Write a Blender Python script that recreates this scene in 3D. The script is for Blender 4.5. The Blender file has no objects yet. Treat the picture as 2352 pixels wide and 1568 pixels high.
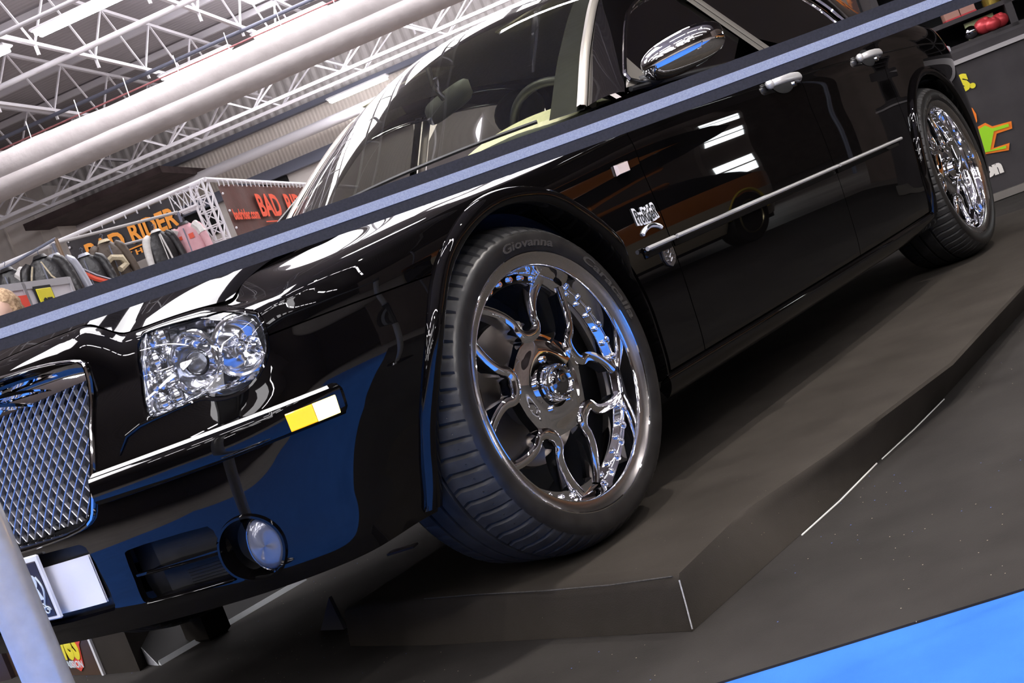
import bpy, bmesh, math, random
import numpy as np
from mathutils import Matrix, Vector
random.seed(7)
SC = bpy.context.scene
COL = SC.collection
R = math.radians
# ------------------------------------------------------------------ camera
OFF = 0.11                                   # height of the display platform: the car stands on it
CAM_POS = np.array([2.09526704, 2.49384994, 0.63459506 + OFF])
CAM_ROT = np.array([[-0.56904906, -0.26568956, 0.77819806],
                    [0.73896299, 0.24991052, 0.62568237],
                    [-0.36071716, 0.93110353, 0.0541234]])
FPX = 2769.635
cam = bpy.data.cameras.new('camera'); camo = bpy.data.objects.new('camera', cam); COL.objects.link(camo)
m4 = Matrix.Identity(4)
for i in range(3):
    for j in range(3): m4[i][j] = CAM_ROT[i][j]
    m4[i][3] = CAM_POS[i]
camo.matrix_world = m4
cam.sensor_fit = 'HORIZONTAL'; cam.sensor_width = 36.0; cam.lens = FPX / 2352 * 36.0
cam.clip_start = 0.05; cam.clip_end = 300
SC.camera = camo
# ------------------------------------------------------------------ world, view
w = bpy.data.worlds.new('world'); SC.world = w; w.use_nodes = True
w.node_tree.nodes['Background'].inputs[0].default_value = (0.80, 0.78, 0.86, 1)
w.node_tree.nodes['Background'].inputs[1].default_value = 0.12
SC.view_settings.view_transform = 'Standard'; SC.view_settings.look = 'None'
SC.view_settings.gamma = 1.0; SC.view_settings.use_curve_mapping = False
SC.view_settings.exposure = 0.40
SC.cycles.use_denoising = True
SC.cycles.max_bounces = 10; SC.cycles.glossy_bounces = 6; SC.cycles.transparent_max_bounces = 12
SC.cycles.sample_clamp_indirect = 6.0; SC.cycles.caustics_reflective = False; SC.cycles.caustics_refractive = False
FIX_E = 26.0        # radiance of the hall's fluorescent fittings
# hall frame: u to the right, d away from the camera, both measured from the camera's foot
HALL_YAW = math.atan2(0.8827, -0.47)
HU = np.array([-0.47, 0.8827]); HD = np.array([-0.8827, -0.47]); HC = CAM_POS[:2]
def hall(u, d, z=0.0):
    q = HC + u * HU + d * HD
    return (float(q[0]), float(q[1]), float(z))
def ray(px, py):
    v = np.array([(px - 1176) / FPX, -(py - 784) / FPX, -1.0]); return CAM_ROT @ v
def at(px, py, d):
    """point of the hall plane at distance d that the photograph shows at a pixel -> (u, z)"""
    r = ray(px, py); t = d / float(r[:2] @ HD); P = CAM_POS + r * t
    return float((P[:2] - HC) @ HU), float(P[2])
def on_floor(px, py, z=0.0):
    r = ray(px, py); t = (z - CAM_POS[2]) / r[2]; P = CAM_POS + r * t
    return float(P[0]), float(P[1])
def depth_pt(px, py, dep):
    return CAM_POS + ray(px, py) * dep
# ------------------------------------------------------------------ scene helpers
def tag(o, label=None, cat=None, group=None, kind=None):
    if label: o['label'] = label
    if cat: o['category'] = cat
    if group: o['group'] = group
    if kind: o['kind'] = kind
    return o
def empty(name, loc=(0, 0, 0), rz=0.0, parent=None):
    o = bpy.data.objects.new(name, None); COL.objects.link(o)
    o.empty_display_size = 0.1; o.location = loc; o.rotation_euler = (0, 0, rz)
    if parent: o.parent = parent
    return o
def mesh_obj(name, V, F, mats, parent=None, smooth=True, sharp=38, loc=None, rot=None, midx=None):
    me = bpy.data.meshes.new(name)
    me.from_pydata([tuple(map(float, v)) for v in V], [], [tuple(map(int, f)) for f in F])
    if not isinstance(mats, (list, tuple)): mats = [mats]
    for m in mats: me.materials.append(m)
    if midx is not None: me.polygons.foreach_set('material_index', np.array(midx, dtype=np.int32))
    me.update()
    if smooth:
        me.shade_smooth()
        if sharp: me.set_sharp_from_angle(angle=R(sharp))
    o = bpy.data.objects.new(name, me); COL.objects.link(o)
    if parent: o.parent = parent
    if loc is not None: o.location = loc
    if rot is not None: o.rotation_euler = rot
    return o
def dup(o, parent=None, loc=None, rot=None):
    c = o.copy(); COL.objects.link(c)
    if parent is not None: c.parent = parent
    if loc is not None: c.location = loc
    if rot is not None: c.rotation_euler = rot
    for ch in list(o.children): dup(ch, c)
    return c
def frame_of(d):
    d = np.array(d, float); d /= np.linalg.norm(d)
    a = np.array([0, 0, 1.0]) if abs(d[2]) < .9 else np.array([1.0, 0, 0])
    u = np.cross(a, d); u /= np.linalg.norm(u); return u, np.cross(d, u)
class MB:
    def __init__(s): s.V = []; s.F = []; s.M = []; s.m = 0
    def add(s, V, F):
        n = len(s.V); s.V += [tuple(map(float, v)) for v in V]; s.F += [tuple(i + n for i in f) for f in F]; s.M += [s.m] * len(F); return s
    def box(s, c, d, rz=0.0, bevel=0.0):
        c = np.array(c, float); hx, hy, hz = [k / 2 for k in d]
        if bevel:
            b = min(bevel, hx * .9, hy * .9, hz * .9); P = []
            for sz, iz in ((-1, 1), (-1, 0), (1, 0), (1, 1)):
                ins = b if iz else 0
                for sx, sy in ((-1, -1), (1, -1), (1, 1), (-1, 1)):
                    P.append((sx * (hx - ins), sy * (hy - ins), sz * (hz - (0 if iz else b))))
            F = [(3, 2, 1, 0), (12, 13, 14, 15)]
            for k in range(3):
                for i in range(4): F.append((4 * k + i, 4 * k + (i + 1) % 4, 4 * k + 4 + (i + 1) % 4, 4 * k + 4 + i))
        else:
            P = [(sx * hx, sy * hy, sz * hz) for sz in (-1, 1) for sx, sy in ((-1, -1), (1, -1), (1, 1), (-1, 1))]
            F = [(3, 2, 1, 0), (4, 5, 6, 7), (0, 1, 5, 4), (1, 2, 6, 5), (2, 3, 7, 6), (3, 0, 4, 7)]
        P = np.array(P)
        if rz: P[:, :2] = P[:, :2] @ np.array([[math.cos(rz), math.sin(rz)], [-math.sin(rz), math.cos(rz)]])
        return s.add(P + c, F)
    def tube(s, pts, r, n=8, closed=False, caps=True):
        pts = np.array(pts, float); N = len(pts); rr = np.broadcast_to(np.array(r, float), (N,))
        V = []; F = []; u = None
        for i in range(N):
            a = pts[(i - 1) % N] if (closed or i > 0) else pts[i]; b = pts[(i + 1) % N] if (closed or i < N - 1) else pts[i]
            d = b - a; d /= (np.linalg.norm(d) + 1e-12)
            if u is None: u, v = frame_of(d)
            else:
                u = u - d * (u @ d); u /= (np.linalg.norm(u) + 1e-12); v = np.cross(d, u)
            for k in range(n):
                t = 2 * math.pi * k / n; V.append(pts[i] + rr[i] * (math.cos(t) * u + math.sin(t) * v))
        for i in range(N if closed else N - 1):
            for k in range(n):
                F.append((i * n + k, i * n + (k + 1) % n, ((i + 1) % N) * n + (k + 1) % n, ((i + 1) % N) * n + k))
        if caps and not closed: F += [tuple(range(n))[::-1], tuple(range((N - 1) * n, N * n))]
        return s.add(V, F)
    def cyl(s, a, b, r0, r1=None, n=16, caps=True):
        return s.tube([a, b], [r0, r0 if r1 is None else r1], n, False, caps)
    def bar(s, a, b, wd, ht):
        """rectangular bar; ht measured along z-ish"""
        a = np.array(a, float); b = np.array(b, float); d = b - a; u, v = frame_of(d)
        V = [p + sx * u * wd / 2 + sy * v * ht / 2 for p in (a, b) for sx, sy in ((-1, -1), (1, -1), (1, 1), (-1, 1))]
        return s.add(V, [(3, 2, 1, 0), (4, 5, 6, 7), (0, 1, 5, 4), (1, 2, 6, 5), (2, 3, 7, 6), (3, 0, 4, 7)])
    def lathe(s, prof, n=64, c=(0, 0, 0), axis='y', close=False):
        """prof: (axial, radius)"""
        V = []; F = []; P = len(prof)
        for i in range(n):
            t = 2 * math.pi * i / n; ct, st = math.cos(t), math.sin(t)
            for a, r in prof:
                p = {'y': (r * ct, a, r * st), 'z': (r * ct, r * st, a), 'x': (a, r * ct, r * st)}[axis]
                V.append((p[0] + c[0], p[1] + c[1], p[2] + c[2]))
        for i in range(n):
            for k in range(P if close else P - 1):
                k2 = (k + 1) % P; F.append((i * P + k, i * P + k2, ((i + 1) % n) * P + k2, ((i + 1) % n) * P + k))
        return s.add(V, F)
    def grid(s, G, cu=False, cv=False, flip=False):
        G = np.array(G, float); a, b = G.shape[:2]; F = []
        for i in range(a if cu else a - 1):
            for j in range(b if cv else b - 1):
                i2, j2 = (i + 1) % a, (j + 1) % b
                f = (i * b + j, i2 * b + j, i2 * b + j2, i * b + j2); F.append(f[::-1] if flip else f)
        return s.add(G.reshape(-1, 3), F)
    def ball(s, c, r, n=12, m=8):
        r = np.broadcast_to(np.array(r, float), (3,)); V = []; F = []
        for i in range(m + 1):
            ph = math.pi * i / m
            for k in range(n):
                t = 2 * math.pi * k / n; V.append((c[0] + r[0] * math.sin(ph) * math.cos(t), c[1] + r[1] * math.sin(ph) * math.sin(t), c[2] + r[2] * math.cos(ph)))
        for i in range(m):
            for k in range(n): F.append((i * n + k, (i + 1) * n + k, (i + 1) * n + (k + 1) % n, i * n + (k + 1) % n))
        return s.add(V, F)
    def prism(s, pts, off):
        """closed planar outline (3-D points) extruded by the vector off"""
        n = len(pts); pts = np.array(pts, float); off = np.array(off, float)
        F = [tuple(range(n))[::-1], tuple(range(n, 2 * n))] + [(i, (i + 1) % n, n + (i + 1) % n, n + i) for i in range(n)]
        return s.add(np.vstack([pts, pts + off]), F)
    def xf(s, M):
        M = np.array(M); V = np.array(s.V); s.V = [tuple(v) for v in (V @ M[:3, :3].T + M[:3, 3])]; return s
    def build(s, name, mats, parent=None, smooth=True, sharp=38, loc=None, rot=None):
        o = mesh_obj(name, s.V, s.F, mats, parent, smooth, sharp, loc, rot, s.M if isinstance(mats, (list, tuple)) else None)
        return o
def text_geo(body, size=1.0, extrude=0.0, bold=0.0, sx=1.0, shear=0.0, align='LEFT'):
    """lettering as raw mesh data in its own x-y plane"""
    cu = bpy.data.curves.new('letters', 'FONT'); cu.body = body; cu.size = size; cu.extrude = extrude; cu.offset = bold; cu.shear = shear
    cu.align_x = align; cu.resolution_u = 3
    ob = bpy.data.objects.new('letters', cu); COL.objects.link(ob)
    dg = bpy.context.evaluated_depsgraph_get(); me = ob.evaluated_get(dg).to_mesh()
    V = np.array([v.co[:] for v in me.vertices]).reshape(-1, 3); F = [tuple(p.vertices) for p in me.polygons]
    ob.evaluated_get(dg).to_mesh_clear(); bpy.data.objects.remove(ob); bpy.data.curves.remove(cu)
    V[:, 0] *= sx
    return V, F
def text_on(name, body, o, ex, ey, size, mat, parent, extrude=.001, bold=0.0, sx=1.0, align='LEFT', shear=0.0, fit=None, fith=None):
    """flat lettering: origin o, reading direction ex, up ey"""
    V, F = text_geo(body, size, extrude, bold, 1.0, shear, align)
    if fit: sx = fit / (V[:, 0].max() - V[:, 0].min())
    V[:, 0] *= sx
    if fith: V[:, 1] *= fith / (V[:, 1].max() - V[:, 1].min())
    ex = np.array(ex, float); ex /= np.linalg.norm(ex); ey = np.array(ey, float); ey /= np.linalg.norm(ey); ez = np.cross(ex, ey)
    W = np.array(o, float) + V[:, :1] * ex + V[:, 1:2] * ey + V[:, 2:3] * ez
    return mesh_obj(name, W, F, mat, parent, smooth=False)
# ------------------------------------------------------------------ materials
def mat(name, base=(.5, .5, .5), rough=.5, metal=0.0, coat=0.0, emit=None, es=0.0, spec=None, alpha=None, sheen=0.0):
    m = bpy.data.materials.new(name); m.use_nodes = True; b = m.node_tree.nodes['Principled BSDF']
    b.inputs['Base Color'].default_value = (*base, 1); b.inputs['Roughness'].default_value = rough; b.inputs['Metallic'].default_value = metal
    b.inputs['Coat Weight'].default_value = coat; b.inputs['Coat Roughness'].default_value = .015
    if emit: b.inputs['Emission Color'].default_value = (*emit, 1); b.inputs['Emission Strength'].default_value = es
    if spec is not None: b.inputs['Specular IOR Level'].default_value = spec
    if sheen: b.inputs['Sheen Weight'].default_value = sheen
    return m
def nodes(m): return m.node_tree.nodes, m.node_tree.links, m.node_tree.nodes['Principled BSDF']
def noise_mat(name, c0, c1, scale=20, rough=.9, bump=0.0, detail=6, metal=0, lo=.35, hi=.65, coords='Object', bscale=None, bdist=.003, spec=None):
    m = mat(name, c0, rough, metal, spec=spec); N, L, b = nodes(m)
    tc = N.new('ShaderNodeTexCoord'); nz = N.new('ShaderNodeTexNoise'); nz.inputs['Scale'].default_value = scale; nz.inputs['Detail'].default_value = detail
    cr = N.new('ShaderNodeValToRGB'); cr.color_ramp.elements[0].position = lo; cr.color_ramp.elements[1].position = hi
    cr.color_ramp.elements[0].color = (*c0, 1); cr.color_ramp.elements[1].color = (*c1, 1)
    L.new(tc.outputs[coords], nz.inputs['Vector']); L.new(nz.outputs['Fac'], cr.inputs['Fac']); L.new(cr.outputs['Color'], b.inputs['Base Color'])
    if bump:
        n2 = N.new('ShaderNodeTexNoise'); n2.inputs['Scale'].default_value = bscale or scale * 6; n2.inputs['Detail'].default_value = 4
        bp = N.new('ShaderNodeBump'); bp.inputs['Strength'].default_value = bump; bp.inputs['Distance'].default_value = bdist
        L.new(tc.outputs[coords], n2.inputs['Vector']); L.new(n2.outputs['Fac'], bp.inputs['Height']); L.new(bp.outputs['Normal'], b.inputs['Normal'])
    return m
def carpet_mat(name, c0, c1, specks=None):
    """short needle-felt carpet; specks = list of (scale, threshold, colour) of lint lying on it"""
    m = noise_mat(name, c0, c1, 5.0, .95, .35, 8, lo=.3, hi=.7, bscale=420, bdist=.002, spec=.15); N, L, b = nodes(m)
    tc = [n for n in N if n.type == 'TEX_COORD'][0]; src = [l for l in L if l.to_socket == b.inputs['Base Color']][0].from_socket
    for sc_, th, colr, off in (specks or []):
        mp = N.new('ShaderNodeMapping'); mp.inputs['Location'].default_value = (off, off * .7, 0)
        vo = N.new('ShaderNodeTexVoronoi'); vo.inputs['Scale'].default_value = sc_; vo.inputs['Randomness'].default_value = 1
        dn = N.new('ShaderNodeTexNoise'); dn.inputs['Scale'].default_value = 1.3; dn.inputs['Detail'].default_value = 3
        lt = N.new('ShaderNodeMath'); lt.operation = 'LESS_THAN'; lt.inputs[1].default_value = th; sp_ = N.new('ShaderNodeSeparateColor'); gt_ = N.new('ShaderNodeMath'); gt_.operation = 'GREATER_THAN'; gt_.inputs[1].default_value = .86; m3_ = N.new('ShaderNodeMath'); m3_.operation = 'MULTIPLY'; L.new(vo.outputs['Color'], sp_.inputs['Color']); L.new(sp_.outputs['Red'], gt_.inputs[0])
        g2 = N.new('ShaderNodeMath'); g2.operation = 'GREATER_THAN'; g2.inputs[1].default_value = .5
        mu = N.new('ShaderNodeMath'); mu.operation = 'MULTIPLY'; mx = N.new('ShaderNodeMix'); mx.data_type = 'RGBA'
        L.new(tc.outputs['Object'], mp.inputs['Vector']); L.new(mp.outputs['Vector'], vo.inputs['Vector']); L.new(mp.outputs['Vector'], dn.inputs['Vector'])
        L.new(vo.outputs['Distance'], lt.inputs[0]); L.new(dn.outputs['Fac'], g2.inputs[0])
        L.new(lt.outputs[0], mu.inputs[0]); L.new(g2.outputs[0], mu.inputs[1])
        L.new(mu.outputs[0], m3_.inputs[0]); L.new(gt_.outputs[0], m3_.inputs[1]); L.new(m3_.outputs[0], mx.inputs['Factor']); L.new(src, mx.inputs['A']); mx.inputs['B'].default_value = (*colr, 1)
        src = mx.outputs['Result']
    L.new(src, b.inputs['Base Color']); return m
def glass_mat(name, tint=(.9, .9, .9), ior=1.45, rough=0.0, refl=1.0):
    """a single sheet of clear or tinted glass: fresnel reflection over tinted see-through"""
    m = bpy.data.materials.new(name); m.use_nodes = True; N, L = m.node_tree.nodes, m.node_tree.links
    N.remove(N['Principled BSDF']); out = N['Material Output']
    tr = N.new('ShaderNodeBsdfTransparent'); tr.inputs[0].default_value = (*tint, 1)
    gl = N.new('ShaderNodeBsdfGlossy'); gl.inputs['Roughness'].default_value = rough; gl.inputs['Color'].default_value = (refl, refl, refl, 1)
    fr = N.new('ShaderNodeFresnel'); fr.inputs['IOR'].default_value = ior; mx = N.new('ShaderNodeMixShader')
    L.new(fr.outputs[0], mx.inputs[0]); L.new(tr.outputs[0], mx.inputs[1]); L.new(gl.outputs[0], mx.inputs[2]); L.new(mx.outputs[0], out.inputs['Surface'])
    return m
def emit_mat(name, col, s):
    return mat(name, col, .6, emit=col, es=s)
def wave_mat(name, c0, c1, scale, axis='X', rough=.6, bump=.6, dist=.03, coords='Object', metal=0.0):
    """ribbed sheet metal"""
    m = mat(name, c0, rough, metal); N, L, b = nodes(m)
    tc = N.new('ShaderNodeTexCoord'); wv = N.new('ShaderNodeTexWave'); wv.bands_direction = axis; wv.inputs['Scale'].default_value = scale; wv.wave_profile = 'SIN'
    cr = N.new('ShaderNodeValToRGB'); cr.color_ramp.elements[0].color = (*c0, 1); cr.color_ramp.elements[1].color = (*c1, 1)
    cr.color_ramp.elements[0].position = .12; cr.color_ramp.elements[1].position = .3
    bp = N.new('ShaderNodeBump'); bp.inputs['Strength'].default_value = bump; bp.inputs['Distance'].default_value = dist
    L.new(tc.outputs[coords], wv.inputs['Vector']); L.new(wv.outputs['Fac'], cr.inputs['Fac']); L.new(cr.outputs['Color'], b.inputs['Base Color'])
    L.new(wv.outputs['Fac'], bp.inputs['Height']); L.new(bp.outputs['Normal'], b.inputs['Normal']); return m
PAINT = mat('black_car_paint', (.0022, .0019, .0020), .4, 0, coat=1.0, spec=0.0)
CHROME = mat('chrome', (.93, .93, .95), .035, 1.0)
DARKCHROME = mat('dark_chrome', (.30, .30, .32), .08, 1.0)
POLISHED = mat('polished_rim_lip', (.74, .70, .66), .22, 1.0)
BRIGHT = mat('bright_anodised_strip', (.88, .87, .87), .28, .55)
SATIN = mat('satin_silver', (.50, .47, .43), .32, .85)
ALU = noise_mat('brushed_aluminium', (.68, .66, .64), (.76, .74, .72), 40, .28, metal=.6)
BLACKPL = noise_mat('black_plastic', (.012, .012, .013), (.02, .02, .022), 30, .42)
DARK = mat('dark_void', (.006, .006, .007), .8)
LINER = noise_mat('wheel_arch_liner', (.075, .082, .105), (.12, .13, .16), 18, .75, .3)
RUBBER = noise_mat('tyre_rubber', (.011, .010, .0095), (.018, .0165, .0155), 30, .36, .05)
TREAD = noise_mat('tyre_tread', (.018, .0175, .018), (.036, .035, .035), 22, .62, .1)
WSGLASS = glass_mat('windscreen_glass', (.86, .89, .76), 1.50)
SIDEGLASS = glass_mat('tinted_side_glass', (.13, .125, .13), 1.45)
CLEAR = glass_mat('clear_lens', (.96, .97, .98), 1.42)
FOGGLASS = mat('frosted_fog_lens', (.13, .14, .18), .16, .25, coat=1.0)
REFLECTOR = mat('lamp_reflector', (.92, .93, .97), .07, .92)
CREAM = noise_mat('cream_leather', (.62, .60, .42), (.70, .68, .50), 60, .55)
HEADLIN = noise_mat('beige_headlining', (.60, .58, .40), (.68, .65, .48), 90, .9)
DASHM = noise_mat('dark_green_grey_dashboard', (.035, .042, .040), (.05, .058, .054), 50, .5)
REDLENS = mat('red_lamp_lens', (.55, .015, .03), .12, 0, coat=1.0)
AMBER = mat('amber_reflector_glow', (1.0, .45, .0), .25, 0, coat=.6, emit=(1.0, .42, .0), es=1.0)  # the reflector's flash glow is put in as emission
AMBERLIT = mat('lit_amber_lamp', (1.0, .6, .1), .2, 0, coat=.6, emit=(1.0, .62, .10), es=9.0)
WHITE = mat('white_paint', (.86, .86, .88), .5)
PLATEW = mat('white_reflective_plate', (.93, .92, .95), .35, 0, coat=.5)
PLATEB = mat('black_plate_panel', (.012, .008, .020), .3)
PALE = mat('pale_blue_lettering', (.66, .74, .80), .4)
GREYTXT = mat('tyre_lettering', (.05, .046, .042), .3)
# ------------------------------------------------------------------ the shape of the car's skin

def sstep(a,b,x):
    t=np.clip((np.asarray(x,float)-a)/(b-a),0,1); return t*t*(3-2*t)
def catmull(P,n=40):
    P=np.array(P,float); Q=np.vstack([2*P[0]-P[1],P,2*P[-1]-P[-2]]); out=[]
    for i in range(1,len(Q)-2):
        p0,p1,p2,p3=Q[i-1:i+3]
        t=np.linspace(0,1,n,endpoint=False)[:,None]
        out.append(.5*((2*p1)+(-p0+p2)*t+(2*p0-5*p1+4*p2-p3)*t*t+(-p0+3*p1-3*p2+p3)*t**3))
    out.append(P[-1:]); return np.vstack(out)
def smooth_tab(tab,x):
    """monotone-ish cubic interpolation of a small table"""
    tab=np.array(sorted(tab),float); X,Yv=tab[:,0],tab[:,1]
    m=np.gradient(Yv,X); x=np.clip(np.asarray(x,float),X[0],X[-1])
    i=np.clip(np.searchsorted(X,x)-1,0,len(X)-2); h=X[i+1]-X[i]; t=(x-X[i])/h
    return (2*t**3-3*t**2+1)*Yv[i]+(t**3-2*t**2+t)*h*m[i]+(-2*t**3+3*t**2)*Yv[i+1]+(t**3-t**2)*h*m[i+1]
WR=.372; RX=-3.048
# plan outline of the widest section, front centre -> side -> rear centre
PLAN=catmull([(.862,0),(.858,.15),(.845,.30),(.822,.45),(.785,.60),(.725,.735),(.64,.832),(.53,.888),(.40,.913),(.22,.924),(0,.928),(-.5,.932),(-1.2,.938),(-2.0,.936),(-2.4,.925),(-2.75,.910),(-3.2,.912),(-3.5,.893),(-3.72,.850),(-3.88,.782),(-4.0,.67),(-4.07,.50),(-4.11,.27),(-4.12,0)],60)
_d=np.gradient(PLAN,axis=0); _L=np.r_[0,np.cumsum(np.linalg.norm(np.diff(PLAN,axis=0),axis=1))]
NRM=np.stack([-_d[:,1]*-1,_d[:,0]*-1],1); NRM/=np.linalg.norm(NRM,axis=1)[:,None]
QMAX=_L[-1]
def plan(q): return np.stack([np.interp(q,_L,PLAN[:,0]),np.interp(q,_L,PLAN[:,1])],-1)
def nrm(q):
    n=np.stack([np.interp(q,_L,NRM[:,0]),np.interp(q,_L,NRM[:,1])],-1); return n/np.linalg.norm(n,axis=-1)[...,None]
def q_of_x(x): return np.interp(-np.asarray(x,float),-PLAN[:,0],_L)
_fi=np.argmax(PLAN[:,1])
def q_of_y(y): return np.interp(y,PLAN[:900,1],_L[:900])   # front quarter only
# hood height
def zhood(x,y):
    y=np.abs(y)
    zc=smooth_tab([(.9,.874),(.72,.882),(.5,.895),(.2,.915),(-.2,.950),(-.6,.987),(-.9,1.00)],x)
    dome=.030*sstep(-.9,.5,x)*(1-sstep(.395,.485,y))
    crown=-.040*(y/.75)**2-.022*np.clip((y-.55)/.2,0,1.5)**2
    e=np.clip((np.asarray(x)-(xF_hood(y)-.22))/.22,0,1.15)   # rolls down towards the nose
    roll=-(.063+.012*sstep(.40,.50,y)-.004*sstep(.5,.7,y))*e**2.0
    return zc+dome+crown+roll
# crease height and inset along the side (as function of x), front blends by q
def zS(x): return smooth_tab([(.60,.735),(.4,.757),(.2,.783),(-.25,.823),(-.6,.857),(-1.2,.880),(-1.73,.893),(-2.5,.905),(-3.2,.90),(-3.8,.87),(-4.1,.84)],x)
ZLOW=.240
def inset_side(z,x):
    s=zS(x); t=(z-.20)/(s-.20)     # 0..1 relative
    return smooth_tab([(-.05,.055),(0,.040),(.1,.020),(.3,.006),(.5,.0),(.7,.0),(.85,.005),(.95,.004),(1.0,.010)],t)
def inset_front(z):
    return smooth_tab([(.19,.085),(.24,.050),(.275,.022),(.35,.012),(.47,.010),(.50,.012),(.56,.022),(.60,.034),(.66,.052),(.72,.075)],z)
def wside(q):
    return sstep(.45,.93,nrm(q)[...,1])
def xF_hood(y): # hood front edge x
    return smooth_tab([(0,.748),(.2,.742),(.36,.728),(.46,.708),(.55,.680),(.62,.640),(.685,.590),(.72,.53)],np.abs(y))
HSEAM=[(.590,.685),(.51,.694),(.2,.757),(0,.772),(-.3,.788),(-.62,.800)]
def top_edge():
    """T(q): hood front edge, hood side seam, door belt line, boot edge"""
    pts=[]
    for y in (0,.1,.2,.3,.36,.40,.44,.475,.52,.56,.60,.64): pts.append((xF_hood(y),y,zhood(xF_hood(y),y)))
    for x,y in HSEAM: pts.append((x,y,zhood(x,y)))
    pts+=[(-.85,.835,.978),(-1.2,.855,.992),(-1.75,.868,1.003),(-2.3,.868,1.012),(-2.8,.858,1.02),(-3.2,.835,1.02),(-3.6,.79,1.01),(-3.85,.72,.985),(-3.97,.6,.975),(-4.02,.3,.985),(-4.03,0,.985)]
    return np.array(pts)
TE=catmull(top_edge(),30)
# parametrise T by nearest matching q : q anchors
_anch_q=[];
_pts=top_edge()
for k,(x,y,z) in enumerate(_pts):
    if k<12: _anch_q.append(q_of_y(y*1.07))
    elif x>-3.7: _anch_q.append(q_of_x(x+.03*max(0,min(1,(x-.2)/.4))))
    else: _anch_q.append(None)
_rest=[i for i,a in enumerate(_anch_q) if a is None]
for i in _rest:
    _anch_q[i]=QMAX-( _L[-1]-np.interp(-_pts[i,1],-PLAN[1000:,1],_L[1000:]))
_anch_q[-1]=QMAX
_tq=np.interp(np.linspace(0,len(_pts)-1,len(TE)),np.arange(len(_pts)),_anch_q)
def T(q): return np.stack([np.interp(q,_tq,TE[:,k]) for k in range(3)],-1)
QT=float(q_of_x(.43))
def tuck(q,z):
    return np.exp(-((q-QT)/.23)**2)*smooth_tab([(.62,0),(.56,.006),(.50,.024),(.35,.080),(.22,.110)],z)
def low(q,z):
    """body skin below the crease"""
    w=wside(q); p=plan(q); n=nrm(q)
    ins=inset_front(z)*(1-w)+inset_side(z,p[...,0])*w
    ins=ins+tuck(q,z)
    return np.stack([p[...,0]-n[...,0]*ins,p[...,1]-n[...,1]*ins,np.broadcast_to(z,ins.shape)],-1)
def zM(q):
    w=wside(q); return .70*(1-w)+zS(plan(q)[...,0])*w
def skin(q,v):
    """v 0..1 : ZLOW..crease, v 1..2 : crease..top edge"""
    q,v=np.broadcast_arrays(np.asarray(q,float),np.asarray(v,float))
    zm=zM(q); a=low(q,ZLOW+(zm-ZLOW)*np.clip(v,0,1))
    t=np.clip(v-1,0,1)[...,None]
    m=low(q,zm); m0=low(q,zm-.012); d=(m-m0)/.012  # tangent
    Tq=T(q); h=np.linalg.norm(Tq-m,axis=-1)[...,None]
    c1=m+d*h*.16*np.array([1,1,1.]); 
    # arrive along the outward top direction
    n=nrm(q); n3=np.stack([n[...,0],n[...,1],np.full(n.shape[:-1],-.35)],-1)
    c2=Tq+n3*h*.38
    b=(1-t)**3*m+3*(1-t)**2*t*c1+3*(1-t)*t*t*c2+t**3*Tq
    return np.where((v>1)[...,None],b,a)
# ------------------------------------------------------------------ the hall
def hobj(mb, name, mats, u=0, d=0, z=0, parent=None, smooth=False, sharp=38):
    """build a mesh given in hall axes (x right, y away) standing at hall point (u, d, z)"""
    return mb.build(name, mats, parent, smooth, sharp, None if parent else hall(u, d, z), None if parent else (0, 0, HALL_YAW))
BLUEC = carpet_mat('blue_carpet', (.026, .115, .43), (.036, .148, .52), [(160, .055, (.01, .02, .12), 3.1)])
BLACKC = carpet_mat('black_carpet', (.022, .0195, .018), (.033, .030, .0275), [(75, .085, (.55, .45, .33), 0.0), (60, .09, (.10, .16, .55), 5.0), (45, .05, (.7, .62, .5), 9.0)])
PLATC = carpet_mat('platform_carpet', (.030, .0255, .021), (.043, .037, .031), [(90, .055, (.35, .28, .20), 1.0)])
ROOFM = wave_mat('ribbed_roof_deck', (.43, .40, .42), (.48, .45, .47), 1.6, 'Y', .7, .3, .03)
CLAD = wave_mat('ribbed_wall_cladding', (.74, .67, .60), (.80, .73, .66), 2.6, 'X', .6, .35, .03)
CLADW = wave_mat('pale_ribbed_cladding', (.58, .55, .53), (.76, .73, .71), 1.1, 'X', .6, .7, .05)
STEELW = mat('white_steel', (.80, .78, .82), .45)
STEELD = mat('blue_grey_steel', (.16, .17, .23), .5)
PANELG = noise_mat('beige_panel', (.74, .69, .65), (.80, .75, .71), 3, .6)
DARKWALL = noise_mat('dark_hall_wall', (.13, .10, .085), (.17, .135, .115), 2, .8)
TUBEW = emit_mat('fluorescent_tube', (1.0, .97, 1.0), FIX_E)
DUCTF = noise_mat('white_fabric_duct', (.44, .405, .40), (.50, .465, .46), 2.2, .75, .5, bscale=3, bdist=.05)
HALLF = noise_mat('grey_hall_floor', (.20, .175, .16), (.27, .24, .22), 1.2, .6)
m = MB(); m.add([(-45, -40, 0), (45, -40, 0), (45, 45, 0), (-45, 45, 0)], [(0, 1, 2, 3)]); tag(hobj(m, 'floor', HALLF), kind='structure')
m = MB(); m.box((-1.2, .8, .001), (11.0, 8.0, .002)); bc = hobj(m, 'blue_carpet', BLUEC); tag(bc, 'bright blue carpet of the visitors aisle around the black carpet', 'carpet')
m = MB(); m.box((1.5, 5.6, .004), (9.2, 7.4, .004)); cm = hobj(m, 'black_carpet', BLACKC); tag(cm, 'black needle-felt carpet littered with lint, laid on the blue floor around the platform', 'carpet')
ZR = 9.7
m = MB(); m.box((-2, 2, ZR + .06), (80, 80, .12)); tag(hobj(m, 'ceiling', ROOFM), kind='structure')
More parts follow.
